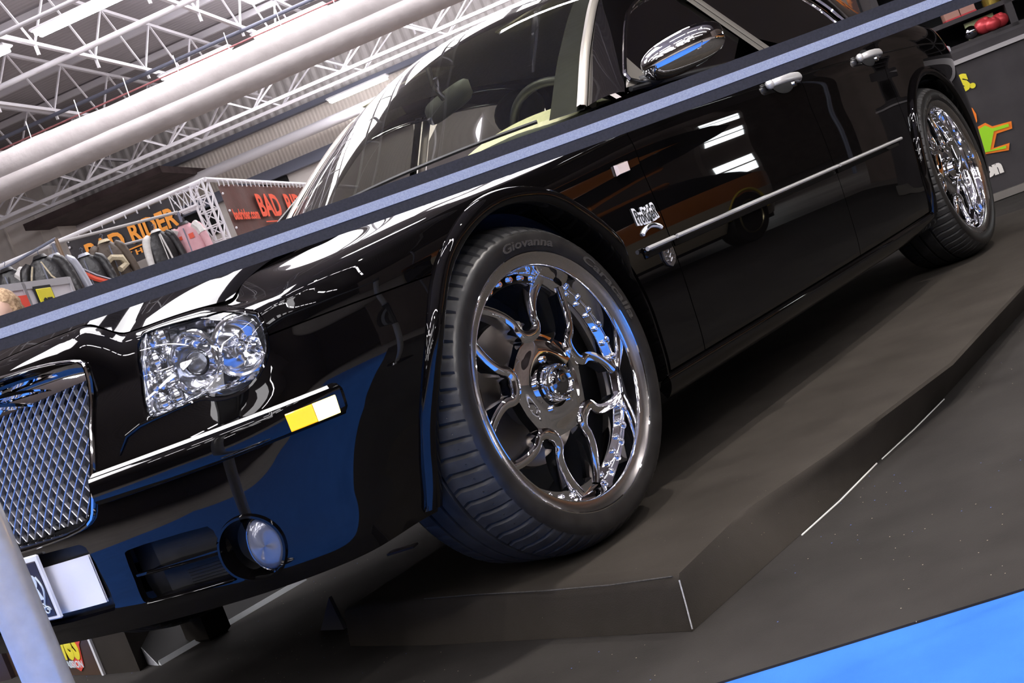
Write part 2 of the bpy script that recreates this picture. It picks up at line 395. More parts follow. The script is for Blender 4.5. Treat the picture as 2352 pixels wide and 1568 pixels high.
# translucent daylight panels let into the roof deck above the trusses
SKY = emit_mat('daylight_panel', (1.0, .975, 1.0), 4.5)
for k, (u0, d0) in enumerate([(u, d) for u in (-7.4, -3.7, 0.0) for d in (18.0, 23.2, 28.4)] + [(u, d) for u in (-9.0, -4.0, 1.0, 6.0) for d in (-12.0, -20.0)]):  # rows behind the viewer are added to brighten the chrome
    m = MB(); m.box((u0, d0, ZR - .03), (3.3, 4.9 if d0 != 4.0 else 3.0, .05)); tag(hobj(m, 'window_%d' % (k + 3), SKY), kind='structure')
SKYB = emit_mat('boosted_daylight_panel', (1.0, .98, 1.0), 11)  # panels added and boosted to whiten the hood's reflections
for k, (u0, d0, wu, wd) in enumerate(((-4.4, 4.2, 4.4, 4.6), (-14.8, 1.2, 7.0, 5.0))):
    m = MB(); m.box((u0, d0, ZR - .03), (wu, wd, .05)); tag(hobj(m, 'window_%d' % (k + 30), SKYB), kind='structure')
# far wall: pale upper cladding, ribbed beige band, steel beam, light wall, dark openings
WD = 36.0
m = MB(); m.box((-5, WD, 8.7), (76, .3, 2.2)); tag(hobj(m, 'wall_far_upper', CLADW), kind='structure')
m = MB(); m.box((-5, WD - .1, 6.95), (76, .3, 1.3)); tag(hobj(m, 'wall_far', CLAD), kind='structure')
m = MB(); m.box((-5, WD - .2, 6.15), (76, .5, .32)); m.box((-5, WD - .3, 7.62), (76, .4, .16)); tag(hobj(m, 'trim_1', STEELD), kind='structure')
m = MB(); m.box((-5, WD, 3.0), (76, .3, 6.0)); tag(hobj(m, 'wall_far_lower', PANELG), kind='structure')
for k, (u0, u1) in enumerate(((-15.6, -14.0), (-13.5, -11.5))):
    m = MB(); m.box(((u0 + u1) / 2, WD - .2, 5.6), (u1 - u0, .1, .9)); tag(hobj(m, 'window_%d' % (k + 1), DARK), kind='structure')
for nm, c, dm in (('wall_left', (-42, 2, 4.9), (.3, 80, 9.8)), ('wall_right', (38, 2, 4.9), (.3, 80, 9.8)), ('wall_back', (-2, -36, 4.9), (80, .3, 9.8))):
    m = MB(); m.box(c, dm); tag(hobj(m, nm, DARKWALL), kind='structure')
m = MB(); ua = at(64, 447, 33)[0]; ub = at(405, 400, 33)[0]; m.box(((ua + ub) / 2, 33.9, 6.95), (ub - ua, 3.6, .2)); tag(hobj(m, 'ceiling_lower', noise_mat('dim_deck_brown', (.035, .022, .022), (.06, .04, .04), 3, .9)), kind='structure')  # less lit deck area, its dimness put into the dark colour
# box of panels with a handrail (left, far)
m = MB(); m.box((-21.0, 34.2, 6.9), (6.2, 1.6, 2.5)); bx = hobj(m, 'ventilation_housing', PANELG); tag(bx, 'boxed beige panel housing below the far end of the fabric duct', 'ventilation housing')
for k in range(6):
    m = MB(); m.box((-23.6 + k * 1.03, 33.36, 6.9), (.05, .05, 2.5)); o = m.build('panel_rib', PANELG, bx, False)
rl = MB(); rl.tube([(-24.2, 33.1, 7.4), (-20.4, 33.1, 5.5), (-16.0, 33.1, 5.5)], .05, 6); o = rl.build('handrail', STEELW, bx)
# roof trusses running away from the viewer, 2.46 m apart
def truss_mesh(L, h, nb, r=.036):
    m = MB()
    for z in (0, h): m.bar((0, -L / 2, z), (0, L / 2, z), r * 2, r * 2)
    for i in range(nb):
        a = -L / 2 + L * i / nb; b = a + L / nb; c = (a + b) / 2
        m.bar((0, a, h), (0, c, 0), r, r); m.bar((0, c, 0), (0, b, h), r, r)
        m.bar((0, c, 0), (0, c, -.22), r * 1.4, r * 1.4)
    return m
TR0 = None
for i in range(10):
    u = -15.6 + 2.46 * i
    if TR0 is None: TR0 = truss_mesh(28, 1.25, 12).build('roof_truss', STEELW, None, False); o = TR0
    else: o = dup(TR0)
    o.location = hall(u, 20.6, 8.05); o.rotation_euler = (0, 0, HALL_YAW)
    tag(o, 'white lattice roof truss running towards the far wall', 'roof truss', 'parallel roof trusses under the deck')
# cross trusses (beyond the duct)
def truss_x(L, nb, h=.9, dep=.8, r=.04):
    m = MB()
    for y, z in ((0, 0), (-dep / 2, h), (dep / 2, h)): m.bar((-L / 2, y, z), (L / 2, y, z), r * 2.2, r * 2.2)
    for i in range(nb):
        a = -L / 2 + L * i / nb; b = a + L / nb; c = (a + b) / 2
        for y in (-dep / 2, dep / 2): m.bar((a, y, h), (c, 0, 0), r, r); m.bar((c, 0, 0), (b, y, h), r, r)
        m.bar((a, -dep / 2, h), (a, dep / 2, h), r, r)
    return m
for k, (d, z) in enumerate(((29.8, 6.95), (32.3, 7.25))):
    o = hobj(truss_x(40, 16), 'cross_truss', STEELW, -6, d, z); tag(o, ('white triangular cross truss just beyond the fabric duct', 'white triangular cross truss in front of the ribbed wall band')[k], 'roof truss', 'cross trusses')
# pipes and purlins along the hall
for k, (d, z, r, mt, lb) in enumerate(((23.1, 8.0, .06, STEELW, 'white pipe crossing the roof trusses'), (26.4, 7.95, .045, STEELD, 'dark cable tray beside the bright lamp row'), (34.6, 6.75, .16, STEELW, 'thick pale pipe along the ribbed wall band'), (20.0, 7.85, .04, STEELW, 'thin white rail under the nearest trusses'), (17.5, 8.5, .05, STEELW, 'white purlin above the top left lamp'))):
    m = MB(); m.cyl((-26, 0, 0), (14, 0, 0), r, None, 10); tag(hobj(m, 'ceiling_pipe', mt, 0, d, z, smooth=True), lb, 'pipe')
for k, d in enumerate((22.0, 24.6, 28.6, 31.2)):
    m = MB(); m.bar((-26, 0, 0), (14, 0, 0), .10, .16); tag(hobj(m, 'roof_purlin', STEELW, 0, d, ZR - .12), 'white purlin under the grey roof deck', 'purlin', 'purlins under the roof deck')
m = MB(); m.cyl((-26, 0, 0), (-2, 0, 0), .02, None, 8); tag(hobj(m, 'sprinkler_pipe', mat('red_pipe', (.42, .16, .17), .5), 0, 24.8, 7.3, smooth=True), 'thin red sprinkler pipe above the fabric duct', 'pipe')
# big white fabric air duct, slightly bulging, with hangers
m = MB(); G = []
for u in np.linspace(-24, 12, 90):
    w1 = .86 + .015 * math.sin(u * 2.1) + .012 * math.sin(u * 5.3); G.append([(u, .46 * w1 * math.cos(t), .43 * w1 * math.sin(t) + .02 * math.sin(u * .9)) for t in np.linspace(0, 2 * math.pi, 28, endpoint=False)])
m.grid(np.array(G), cv=True); G = []
for u in np.linspace(-24, 12, 60): G.append([(u, -.22 + .24 * math.cos(t), -.32 + .22 * math.sin(t)) for t in np.linspace(0, 2 * math.pi, 18, endpoint=False)])
m.grid(np.array(G), cv=True); AD = hobj(m, 'air_duct_sock', DUCTF, 0, 22.0, 6.12, smooth=True); tag(AD, 'long white fabric air duct hanging below the roof trusses', 'air duct')
for k in range(26):
    m = MB(); m.cyl((-21.5 + k * 1.1, 0, .36), (-21.5 + k * 1.1, .05, .75), .010, None, 5); m.build('hanger', STEELW, AD)
# fluorescent fittings
def fitting():
    root = empty('ceiling_light'); m = MB(); m.box((0, 0, .06), (1.9, .34, .06), bevel=.02); m.build('housing', STEELW, root, False)
    m = MB()
    for y in (-.085, .085): m.box((0, y, -.01), (1.78, .09, .07))
    m.build('fluorescent_tubes', TUBEW, root, False); return root
FT = fitting(); first = True
for d, us in ((27.2, np.arange(-9.78, 9, 2.46)), (20.9, (-12.3, -9.84)), (33.6, (-7.9, -3.3)), (9.5, (-.7,)), (2.0, np.arange(-12.3, 18, 2.46)), (-4.3, np.arange(-12.3, 18, 2.46)), (-10.6, np.arange(-12.3, 18, 2.46)), (-20, np.arange(-12.3, 16, 4.92))):
    for u in us:
        z = {33.6: 7.1, 24.4: 8.5}.get(d, 7.9)
        o = FT if first else dup(FT); first = False
        o.location = hall(float(u) + (.6 if d == 20.9 else 0), d, z); o.rotation_euler = (0, 0, HALL_YAW)
        tag(o, 'white twin fluorescent ceiling fitting hanging in a row', 'ceiling light', 'fluorescent fittings in rows')
# ------------------------------------------------------------------ display platform and ramp pieces
def fl(px, py, z): return np.array(on_floor(px, py, z))
PTOP = [fl(1555, 1320, .11), fl(970, 1374, .11), np.array([.16, .12]), np.array([-4.3, .12]), np.array([-4.3, 1.33]), fl(2352, 655, .11), fl(2190, 830, .11), fl(1900, 1045, .11), fl(1700, 1180, .11)]
PBOT = [fl(1591, 1449, .0065), fl(980, 1482, .0065), np.array([.15, .08]), np.array([-4.34, .08]), np.array([-4.34, 1.36]), fl(2352, 712, .0065), fl(2165, 917, .0065), fl(2010, 1064, .0065), fl(1838, 1228, .0065)]
def dense(PL, n=10):
    out = []
    for i in range(len(PL)):
        a = np.array(PL[i]); b = np.array(PL[(i + 1) % len(PL)])
        for k in range(n): out.append(a + (b - a) * k / n)
    return np.array(out)
PT_, PB = dense(PTOP), dense(PBOT); c_ = PT_.mean(0); m = MB(); G = []
for t, sh, z in ((0, 0, .0065), (.45, 0, .05), (.8, 0, .085), (.95, .002, .101), (1, .012, .1085), (1, .045, .11)):
    Q_ = PB + (PT_ - PB) * t; d_ = c_ - Q_; d_ /= np.linalg.norm(d_, axis=1)[:, None]; Q_ = Q_ + d_ * sh; G.append(np.c_[Q_, np.full(len(Q_), z)])
G = np.array(G); m.grid(G, cv=True, flip=True); k = len(m.V); m.V += [tuple(p) for p in G[-1]]; m.F.append(tuple(range(k, k + len(PB)))[::-1]); m.M.append(0)
PLAT = m.build('display_platform', PLATC, None, sharp=45); tag(PLAT, 'low black carpet-covered platform that carries the left-hand wheels', 'platform')
FRAY = noise_mat('frayed_carpet_edge', (.30, .30, .31), (.45, .45, .47), 300, .9)
def edge_strip(name, pts, r, mt):
    m = MB(); m.tube(pts, r, 5); return m.build(name, mt, PLAT)
edge_strip('frayed_corner', [(*(PBOT[0] + .003), .012), (*((PBOT[0] * .45 + PTOP[0] * .55) + .003), .06), (*(PTOP[0] + .001), .100)], .0015, FRAY)
edge_strip('frayed_front_edge', [(*fl(px, py, .105), .1065) for px, py in ((1545, 1325), (1400, 1345), (1250, 1358), (1100, 1366), (975, 1376))], .0016, noise_mat('worn_carpet_edge', (.045, .042, .040), (.075, .07, .068), 200, .9))
LIGHTGAP = mat('light_gap_white', (.80, .80, .76), .5)  # pale strip painted in for the gap of light under the platform
pts = [on_floor(x, y, .009) for x, y in ((1838, 1226), (1925, 1148), (2010, 1062))]; edge_strip('light_gap_strip', [(a + .006, b + .006, .008) for a, b in pts], .0018, LIGHTGAP)
pts = [on_floor(x, y, .009) for x, y in ((2022, 1052), (2095, 985), (2165, 915))]; edge_strip('light_gap_strip', [(a + .006, b + .006, .008) for a, b in pts], .0015, LIGHTGAP)
RAWW = noise_mat('raw_grey_ramp_face', (.50, .51, .54), (.62, .63, .66), 60, .8)
def ramp(pts_px, zt, L, label):
    a = np.array([*on_floor(*pts_px[0]), .006]); b = np.array([*on_floor(*pts_px[1]), .006]); t = a.copy(); t[2] = zt
    root = empty('wheel_ramp', tuple(a)); tag(root, label, 'ramp')
    m = MB(); m.prism([a - a, b - a, t - a], (-L, .02, 0)); m.build('ramp_body', mat('black_ramp', (.010, .009, .009), .9), root, False)
    m = MB(); m.prism([a - a + np.array([.001, 0, 0]), b - a + np.array([.001, 0, 0]), t - a + np.array([.001, 0, 0])], (.003, 0, 0)); m.build('end_face', RAWW, root, False)
    m = MB(); m.prism([b - a, b - a + np.array([.006, .022, 0]), b - a + np.array([.004, .012, .016])], (-L, .02, 0)); m.build('pale_edge', mat('pale_ramp_edge', (.85, .88, .90), .6), root, False)
    return root
ramp([(325, 1527), (367, 1531)], .112, .62, 'black wedge ramp with grey end and pale edge below the car nose')
def mini(px3, label):
    a = np.array([*on_floor(*px3[0]), .006]); root = empty('carpet_fold', tuple(a)); tag(root, label, 'carpet')
    b = np.array([*on_floor(*px3[1]), .006]) - a
    m = MB(); m.prism([(0, 0, 0), tuple(b), tuple(b * .9 + np.array([0, 0, .095]))], (-.012, 0, 0)); m.build('raw_underside', mat('dull_grey_underside', (.10, .10, .12), .8), root, False)
mini([(738, 1452), (792, 1450)], 'grey raw underside of a carpet flap at the platform front')
m = MB(); m.box((0, 0, .052), (.09, .12, .104), bevel=.01); o = m.build('wheel_block', PLATC, None, False, loc=(-.10, -.86, .006)); tag(o, 'black block under the right front wheel behind the bumper', 'block')
m = MB(); m.box((0, 0, .052), (.42, .36, .104), bevel=.01); o = m.build('wheel_block', PLATC, None, False, loc=(RX, -.82, .0)); tag(o, 'black block under the right rear wheel on the far side', 'block')
# small raw board end poking out under the bumper corner
bx_, by_ = on_floor(930, 1278, .10)
m = MB(); m.box((0, 0, .004), (.035, .09, .006), .3); o = m.build('board_offcut', mat('grey_board', (.24, .25, .28), .6), None, False, loc=(bx_ - .03, by_ - .03, .1105)); tag(o, 'small grey board end poking out under the front bumper corner', 'board')
# ------------------------------------------------------------------ belt barrier
PT = np.array([1.199, .680]); 
PO = empty('barrier_post', (PT[0], PT[1], .006)); tag(PO, 'silver tubular barrier post standing in front of the car nose', 'barrier post')
def post_parts(root):
    m = MB(); m.cyl((0, 0, .02), (0, 0, .93), .0345, None, 48); m.build('tube', ALU, root, sharp=60)
    m = MB(); m.lathe([(0, .0), (0, .17), (.008, .172), (.02, .12), (.024, .05), (.024, .0)], 48, axis='z'); m.build('base', DARKCHROME, root)
    m = MB(); m.lathe([(.875, .0), (.875, .041), (.975, .041), (.985, .036), (.985, .0)], 40, axis='z'); m.build('belt_head', BLACKPL, root)
post_parts(PO)
bdir = np.array([.0819 - 1.0998, 1.8195 - .7585]); bdir /= np.linalg.norm(bdir); P2_ = PT + bdir * 2.35
PO2 = empty('barrier_post', (P2_[0], P2_[1], 0.0)); tag(PO2, 'silver tubular barrier post at the far end of the belt, right of the car', 'barrier post'); post_parts(PO2)
BELTB = noise_mat('black_webbing', (.012, .0115, .015), (.020, .019, .025), 260, .75, .5, bscale=700, bdist=.0006)
BELTG = noise_mat('grey_woven_stripe', (.27, .30, .38), (.36, .39, .46), 420, .7, .5, bscale=800, bdist=.0006)
root = empty('barrier_belt', (PT[0], PT[1], .94)); tag(root, 'black retractable barrier belt with a grey centre stripe stretched before the car', 'barrier belt')
A_ = depth_pt(0, 768, 1.85); B_ = depth_pt(1100, 389.5, 1.915); C_ = depth_pt(2000, 61, 1.975)
def belt_mid(t):      # t: 0 at the post .. 1 far post
    s = np.linalg.norm(P2_ - PT) * t; pos = PT + bdir * s; sA, sB, sC = [float((np.array(p[:2]) - PT) @ bdir) for p in (A_, B_, C_)]
    z = A_[2] * (s - sB) * (s - sC) / ((sA - sB) * (sA - sC)) + B_[2] * (s - sA) * (s - sC) / ((sB - sA) * (sB - sC)) + C_[2] * (s - sA) * (s - sB) / ((sC - sA) * (sC - sB))
    return np.array([pos[0], pos[1], z])
nb_ = np.array([-bdir[1], bdir[0]]); nb_ = nb_ * np.sign(nb_ @ (CAM_POS[:2] - PT))
for nm, z0, z1, off, mt in (('webbing', -.0252, .0252, 0, BELTB), ('grey_stripe', -.0080, .0068, .0012, BELTG)):
    m = MB()
    for sd in (1, -1):
        G = []
        for t in np.linspace(.015, .985, 60):
            p = belt_mid(t) - np.array([PT[0], PT[1], .94]); row = []
            for z in np.linspace(z0, z1, 5): q = p + np.array([nb_[0], nb_[1], 0]) * (sd * (.0008 + off)) + np.array([0, 0, z]); row.append(q)
            G.append(row)
        m.grid(np.array(G), flip=sd < 0)
    m.build(nm, mt, root)
# ------------------------------------------------------------------ the car's panels
CAR = empty('car', (0, 0, OFF))
tag(CAR, 'black customised saloon car with chrome wheels and diamond mesh grille on a black platform', 'car')
def skin2(q, zlo, t):
    q, t = np.broadcast_arrays(np.asarray(q, float), np.asarray(t, float))
    zm = zM(q); a = low(q, zlo + (zm - zlo) * np.clip(t, 0, 1)); b = skin(q, np.maximum(t, 1.0))
    return np.where((t > 1)[..., None], b, a)
_VS = np.linspace(0, 2, 401)
def skin_qz(q, z):
    """points of the skin from arc length and height"""
    q = np.atleast_1d(np.asarray(q, float)); z = np.atleast_1d(np.asarray(z, float)); out = np.zeros((len(q), 3))
    for i in range(len(q)):
        Z = skin(np.full(401, q[i]), _VS)[:, 2]; v = np.interp(z[i], Z, _VS)
        out[i] = low(np.array([q[i]]), np.array([z[i]]))[0] if z[i] < Z[0] else skin(np.array([q[i]]), np.array([v]))[0]
    return out
def in_poly(P, poly):
    x, y = P[..., 0], P[..., 1]; r = np.zeros(x.shape, bool); n = len(poly)
    for i in range(n):
        x1, y1 = poly[i]; x2, y2 = poly[(i + 1) % n]
        if y1 == y2: continue
        c = ((y1 > y) != (y2 > y)) & (x < (x2 - x1) * (y - y1) / (y2 - y1) + x1); r ^= c
    return r
def snap(P, poly):
    poly = np.array(poly, float); A = poly; B = np.roll(poly, -1, 0); out = np.zeros_like(P)
    for i, p in enumerate(P):
        d = B - A; t = np.clip(((p - A) * d).sum(1) / ((d * d).sum(1) + 1e-12), 0, 1); c = A + d * t[:, None]
        out[i] = c[np.argmin(((c - p) ** 2).sum(1))]
    return out
def round_poly(pts, it=2):
    """corner-cut a closed outline"""
    P = np.array(pts, float)
    for _ in range(it):
        Q = np.roll(P, -1, 0); P = np.stack([.75 * P + .25 * Q, .25 * P + .75 * Q], 1).reshape(-1, 2)
    return P
def cut_grid(G, key, polys, f, inside=False):
    """drop the grid's faces inside the outlines (or outside, for a lid) and snap the cut edge on to them"""
    a, b = G.shape[:2]; V = G.reshape(-1, 3).copy(); K = key.reshape(-1, 2); cut = np.zeros(len(V), bool); which = np.full(len(V), -1)
    for k, pl in enumerate(polys):
        i = in_poly(K, pl)
        if inside: i = ~i
        which[i & ~cut] = k; cut |= i
    F = []
    for i in range(a - 1):
        for j in range(b - 1):
            q = (i * b + j, (i + 1) * b + j, (i + 1) * b + j + 1, i * b + j + 1)
            if not all(cut[x] for x in q): F.append(q)
    used = np.zeros(len(V), bool)
    for q in F: used[list(q)] = True
    for k, pl in enumerate(polys):
        idx = np.where(cut & used & (which == k))[0]
        if len(idx):
            S = snap(K[idx], pl); V[idx] = f(S[:, 0], S[:, 1])
    m = -np.ones(len(V), int); m[used] = np.arange(used.sum()); V = V[used]
    return V, [tuple(m[x] for x in q) for q in F]
def flange(V, F, depth=.010):
    """turn the free edges inwards like folded sheet metal"""
    from collections import Counter
    V = np.array(V, float); N = np.zeros_like(V)
    for f in F:
        p = V[list(f)]; n = np.cross(p[2] - p[0], p[-1] - p[1]) if len(f) == 4 else np.cross(p[1] - p[0], p[2] - p[0]); N[list(f)] += n
    N /= np.linalg.norm(N, axis=1)[:, None] + 1e-12
    cnt = Counter(); dirn = {}
    for f in F:
        for i in range(len(f)):
            e = (f[i], f[(i + 1) % len(f)]); k = tuple(sorted(e)); cnt[k] += 1; dirn[k] = e
    V2 = [tuple(v) for v in V]; F2 = list(F); mp = {}
    for k, c in cnt.items():
        if c != 1: continue
        a, b = dirn[k]
        for x in (a, b):
            if x not in mp:
                mp[x] = len(V2); V2.append(tuple(V[x])); V2.append(tuple(V[x] - N[x] * depth))
        F2.append((mp[b], mp[a], mp[a] + 1, mp[b] + 1))
    return V2, F2
def mirror(V, F): return [(v[0], -v[1], v[2]) for v in V], [tuple(f)[::-1] for f in F]
def both(V, F, weld=1e-4):
    """join a half with its mirror image across the centre line"""
    V = [tuple(v) for v in V]; n = len(V); mp = {}; V2 = list(V)
    for i, v in enumerate(V):
        if abs(v[1]) < weld: mp[i] = i; V2[i] = (v[0], 0.0, v[2])
        else: mp[i] = len(V2); V2.append((v[0], -v[1], v[2]))
    return V2, list(F) + [tuple(mp[i] for i in f)[::-1] for f in F]
def panel_geo(q0, q1, nq, zlo, t0, t1, nt, polys=(), fl=.010, tpow=None):
    qs = np.linspace(q0, q1, nq); ts = np.linspace(t0, t1, nt)
    Q, Tt = np.meshgrid(qs, ts, indexing='ij'); G = skin2(Q, zlo, Tt); key = np.stack([Q, G[..., 2]], -1)
    V, F = cut_grid(G, key, list(polys), skin_qz)
    return flange(V, F, fl) if fl else (V, F)
QSEAM = .8645; Q_D1 = float(q_of_x(-.598)); Q_D2 = float(q_of_x(-1.752)); Q_D3 = float(q_of_x(-2.62)); G_ = .0022
def arch_path(cx, n=64, off=0.0, front=True):
    """the wheel opening's edge in (x, z), from the front foot over the top to the rear foot"""
    rr = .385 + off; c = (cx - .010, .385); P = []
    for z in np.linspace(.250, .36, 8): P.append((c[0] + rr + .012 * (.385 - z) / .185, z))
    for a in np.linspace(0, math.pi, n): P.append((c[0] + rr * math.cos(a), c[1] + rr * math.sin(a)))
    for z in np.linspace(.36, .250, 8): P.append((c[0] - rr, z))
    return np.array(P)
def arch_poly(cx, off=.018):
    P = arch_path(cx, 64, off); return np.stack([q_of_x(P[:, 0]), np.r_[P[:-1, 1], P[-1, 1]]], 1)
ARCHF = np.vstack([arch_poly(0.0), [[q_of_x(-.415), .1], [q_of_x(.425), .1]]]); ARCHR = np.vstack([arch_poly(RX), [[q_of_x(RX - .415), .1], [q_of_x(RX + .425), .1]]])
# outlines on the nose in (q, z)
HL = round_poly([(.5665, .7800), (.5461, .7161), (.5430, .6607), (.5450, .625), (.562, .6195), (.6164, .6195), (.6594, .6232), (.6889, .6225), (.7093, .612), (.7455, .6050), (.7886, .6090), (.8226, .6275), (.8475, .6515), (.8600, .6816), (.8640, .71), (.8600, .7373), (.835, .7620), (.79, .7660), (.7161, .7690), (.6549, .7762), (.6073, .7800)], 1)
GR = round_poly([(-.3, .815), (.0816, .8134), (.1382, .8108), (.3014, .7971), (.3898, .7827), (.4260, .7720), (.4280, .7519), (.4040, .6719), (.3850, .567), (.3600, .4996), (.340, .4772), (.2901, .4659), (.17, .4622), (-.3, .4622)], 1)
FOGC = (.680, .333)
FOG = [(FOGC[0] + .066 * math.cos(a) * 1.06, FOGC[1] + .063 * math.sin(a)) for a in np.linspace(0, 2 * math.pi, 48, endpoint=False)]
DUCT = round_poly([(.400, .405), (.612, .402), (.622, .392), (.622, .286), (.612, .284), (.392, .290), (.385, .300), (.392, .395)], 1)
PLATER = round_poly([(-.3, .445), (.270, .445), (.303, .430), (.310, .305), (.296, .292), (-.3, .292)], 1)
# ---- front bumper with grille surround: one moulding from arch to arch
V, F = panel_geo(0, QSEAM - G_, 152, ZLOW, 0, 2, 112, [HL, GR, FOG, DUCT, PLATER], 0)
n0 = len(V)
qs = np.linspace(QSEAM - G_, 1.42, 84); zs = np.linspace(ZLOW, .6845, 70)
Q, Z = np.meshgrid(qs, zs, indexing='ij'); Gd = low(Q, Z)
V2, F2 = cut_grid(Gd, np.stack([Q, Z], -1), [ARCHF], skin_qz)
V = list(map(tuple, V)) + list(map(tuple, V2)); F = list(F) + [tuple(i + n0 for i in f) for f in F2]
V, F = both(V, F)
bm = bmesh.new(); me_ = bpy.data.meshes.new('x'); me_.from_pydata([tuple(map(float, v)) for v in V], [], [tuple(map(int, f)) for f in F]); bm.from_mesh(me_)
bmesh.ops.remove_doubles(bm, verts=bm.verts, dist=.0006); bm.to_mesh(me_); bm.free()
V = [v.co[:] for v in me_.vertices]; F = [tuple(p.vertices) for p in me_.polygons]; bpy.data.meshes.remove(me_)
V, F = flange(V, F, .014)
BUMPER = mesh_obj('front_bumper', V, F, PAINT, CAR, sharp=50)
# ---- hood
def seam_y(x):
    t = np.array(HSEAM)[::-1]; return np.interp(x, t[:, 0], t[:, 1])
ss = np.linspace(-1, 1, 141); tt = np.linspace(0, 1, 110)
S_, T_ = np.meshgrid(ss, tt, indexing='ij'); yc = S_ * .685; xf_ = xF_hood(yc) - .0035; xr_ = -.640 + .03 * (1 - S_ ** 2)
Xh = xf_ + (xr_ - xf_) * T_; _hs = catmull([(x, y) for x, y in HSEAM], 20)[::-1]
Yh = S_ * (np.interp(Xh, _hs[:, 0], _hs[:, 1]) - .003)
Yh = np.where(Xh > .59, yc, Yh); Zh = zhood(Xh, Yh)
V, F = cut_grid(np.stack([Xh, Yh, Zh], -1), np.stack([Xh, Yh], -1), [], None); V, F = flange(V, F, .012)
HOOD = mesh_obj('hood', V, F, PAINT, CAR, sharp=50)
# ---- side panels, left then mirrored right
def side(name, geo, mats=PAINT, sharp=50):
    V, F = geo; a = mesh_obj(name, V, F, mats, CAR, sharp=sharp); b = mesh_obj(name, *mirror(V, F), mats, CAR, sharp=sharp); return a, b
BELOW = [(QSEAM - .2, 0), (q_of_x(0), 0), (q_of_x(0), .6875), (QSEAM - .2, .6875)]
FENDER = side('fender', panel_geo(QSEAM + .0006, Q_D1 - G_, 190, .268, 0, 2, 130, [ARCHF, BELOW]))
FDOOR = side('front_door', panel_geo(Q_D1 + G_, Q_D2 - G_, 90, .268, 0, 2, 90))
RDOOR = side('rear_door', panel_geo(Q_D2 + G_, Q_D3 - G_, 100, .268, 0, 2, 90, [ARCHR]))
QTAIL0, QTAIL1 = float(q_of_x(-3.66)), float(q_of_x(-3.66)) + .42
TAILP = round_poly([(QTAIL0, .86), (QTAIL1, .86), (QTAIL1, .60), (QTAIL0 + .05, .60)], 1)
QUART = side('quarter_panel', panel_geo(Q_D3 + G_, QMAX - .0005, 170, .268, 0, 2, 90, [ARCHR, TAILP]))
QS = np.linspace(QTAIL0 - .01, QTAIL1 + .01, 40); ZS = np.linspace(.59, .87, 40); Q, Z = np.meshgrid(QS, ZS, indexing='ij')
Gt = skin_qz(Q.ravel(), Z.ravel()).reshape(40, 40, 3); V, F = cut_grid(Gt, np.stack([Q, Z], -1), [TAILP], skin_qz, inside=True)
side('tail_lamp', flange(V, F, .02), REDLENS)
# sills
Q, Z = np.meshgrid(np.linspace(float(q_of_x(-.392)), float(q_of_x(-2.665)), 80), np.linspace(.205, .2645, 16), indexing='ij')
Gs = low(Q, Z); n_ = nrm(Q); ins = .010 - .018 * np.sqrt(np.clip(1 - ((Z - .235) / .0305) ** 2, 0, 1))
Gs[..., 0] -= n_[..., 0] * ins; Gs[..., 1] -= n_[..., 1] * ins
V, F = cut_grid(Gs, np.stack([Q, Z], -1), [], None); side('sill_panel', flange(V, F, .03))
# rear lower apron
Q, Z = np.meshgrid(np.linspace(float(q_of_x(RX - .42)), QMAX - .0005, 50), np.linspace(.21, .266, 6), indexing='ij')
V, F = cut_grid(low(Q, Z), np.stack([Q, Z], -1), [], None); side('rear_apron', flange(V, F, .03))
# ---- flared lips of the wheel openings
def arch_lip(cx, t_rear_end):
    P = arch_path(cx, 90); n = len(P); q = q_of_x(P[:, 0]); tang = np.gradient(P, axis=0); tang /= np.linalg.norm(tang, axis=1)[:, None]
    nor = np.stack([tang[:, 1], -tang[:, 0]], 1)      # away from the wheel centre
    ctr = np.array([cx - .01, .385]); sgn = np.sign(((P - ctr) * nor).sum(1)); nor *= sgn[:, None]
    sec = [(0.0, -.075), (0.0, -.012), (.001, .005), (.004, .011), (.010, .015), (.021, .017), (.031, .0155), (.037, .011), (.040, .005), (.0415, -.002)]
    L = np.r_[0, np.cumsum(np.linalg.norm(np.diff(P, axis=0), axis=1))]; tot = L[-1]
    fade = sstep(0.0, .10, tot - t_rear_end - L) if t_rear_end else np.ones(n)
    G = np.zeros((n, len(sec), 3))
    for k, (o, h) in enumerate(sec):
        oo = o * (.15 + .85 * fade) if o > 0 else np.zeros(n)
        XZ = P + nor * oo[:, None]; zz = np.maximum(XZ[:, 1], .17); qq = q_of_x(XZ[:, 0])
        B = low(qq, np.minimum(zz, zM(qq) - .0)); nn = nrm(qq); hh = h * (fade if h > .0 else 1) if h > 0 else h * np.ones(n)
        G[:, k, 0] = B[:, 0] + nn[:, 0] * hh * 0 ; G[:, k, 1] = B[:, 1] + hh; G[:, k, 2] = XZ[:, 1]
        G[:, k, 0] = XZ[:, 0]
    V, F = cut_grid(G, np.stack([np.zeros(G.shape[:2])] * 2, -1), [], None); return V, F
side('wheel_arch_lip', arch_lip(0.0, .26), PAINT, 60); side('wheel_arch_lip', arch_lip(RX, 0), PAINT, 60)
# wheel housings (dark liners inside the openings)
def liner(cx):
    m = MB(); n = 40; G = []
    for y in (.86, .62):
        row = [(cx - .01 + .43 * math.cos(a), (y if (a > .6 or cx < -1 or y < .7) else .76 + .1 * a / .6), .36 + .43 * math.sin(a)) for a in np.linspace(-.05, math.pi + .05, n)]; G.append(row)
    m.grid(G); row = G[1]; c = len(m.V); m.V += [tuple(p) for p in row]; m.V.append((cx, .60, .36)); k = len(m.V) - 1
    for i in range(n - 1): m.F.append((c + i, c + i + 1, k)); m.M.append(0)
    return m.V, m.F
side('wheel_arch_liner', liner(0.0), LINER); side('wheel_arch_liner', liner(RX), LINER)
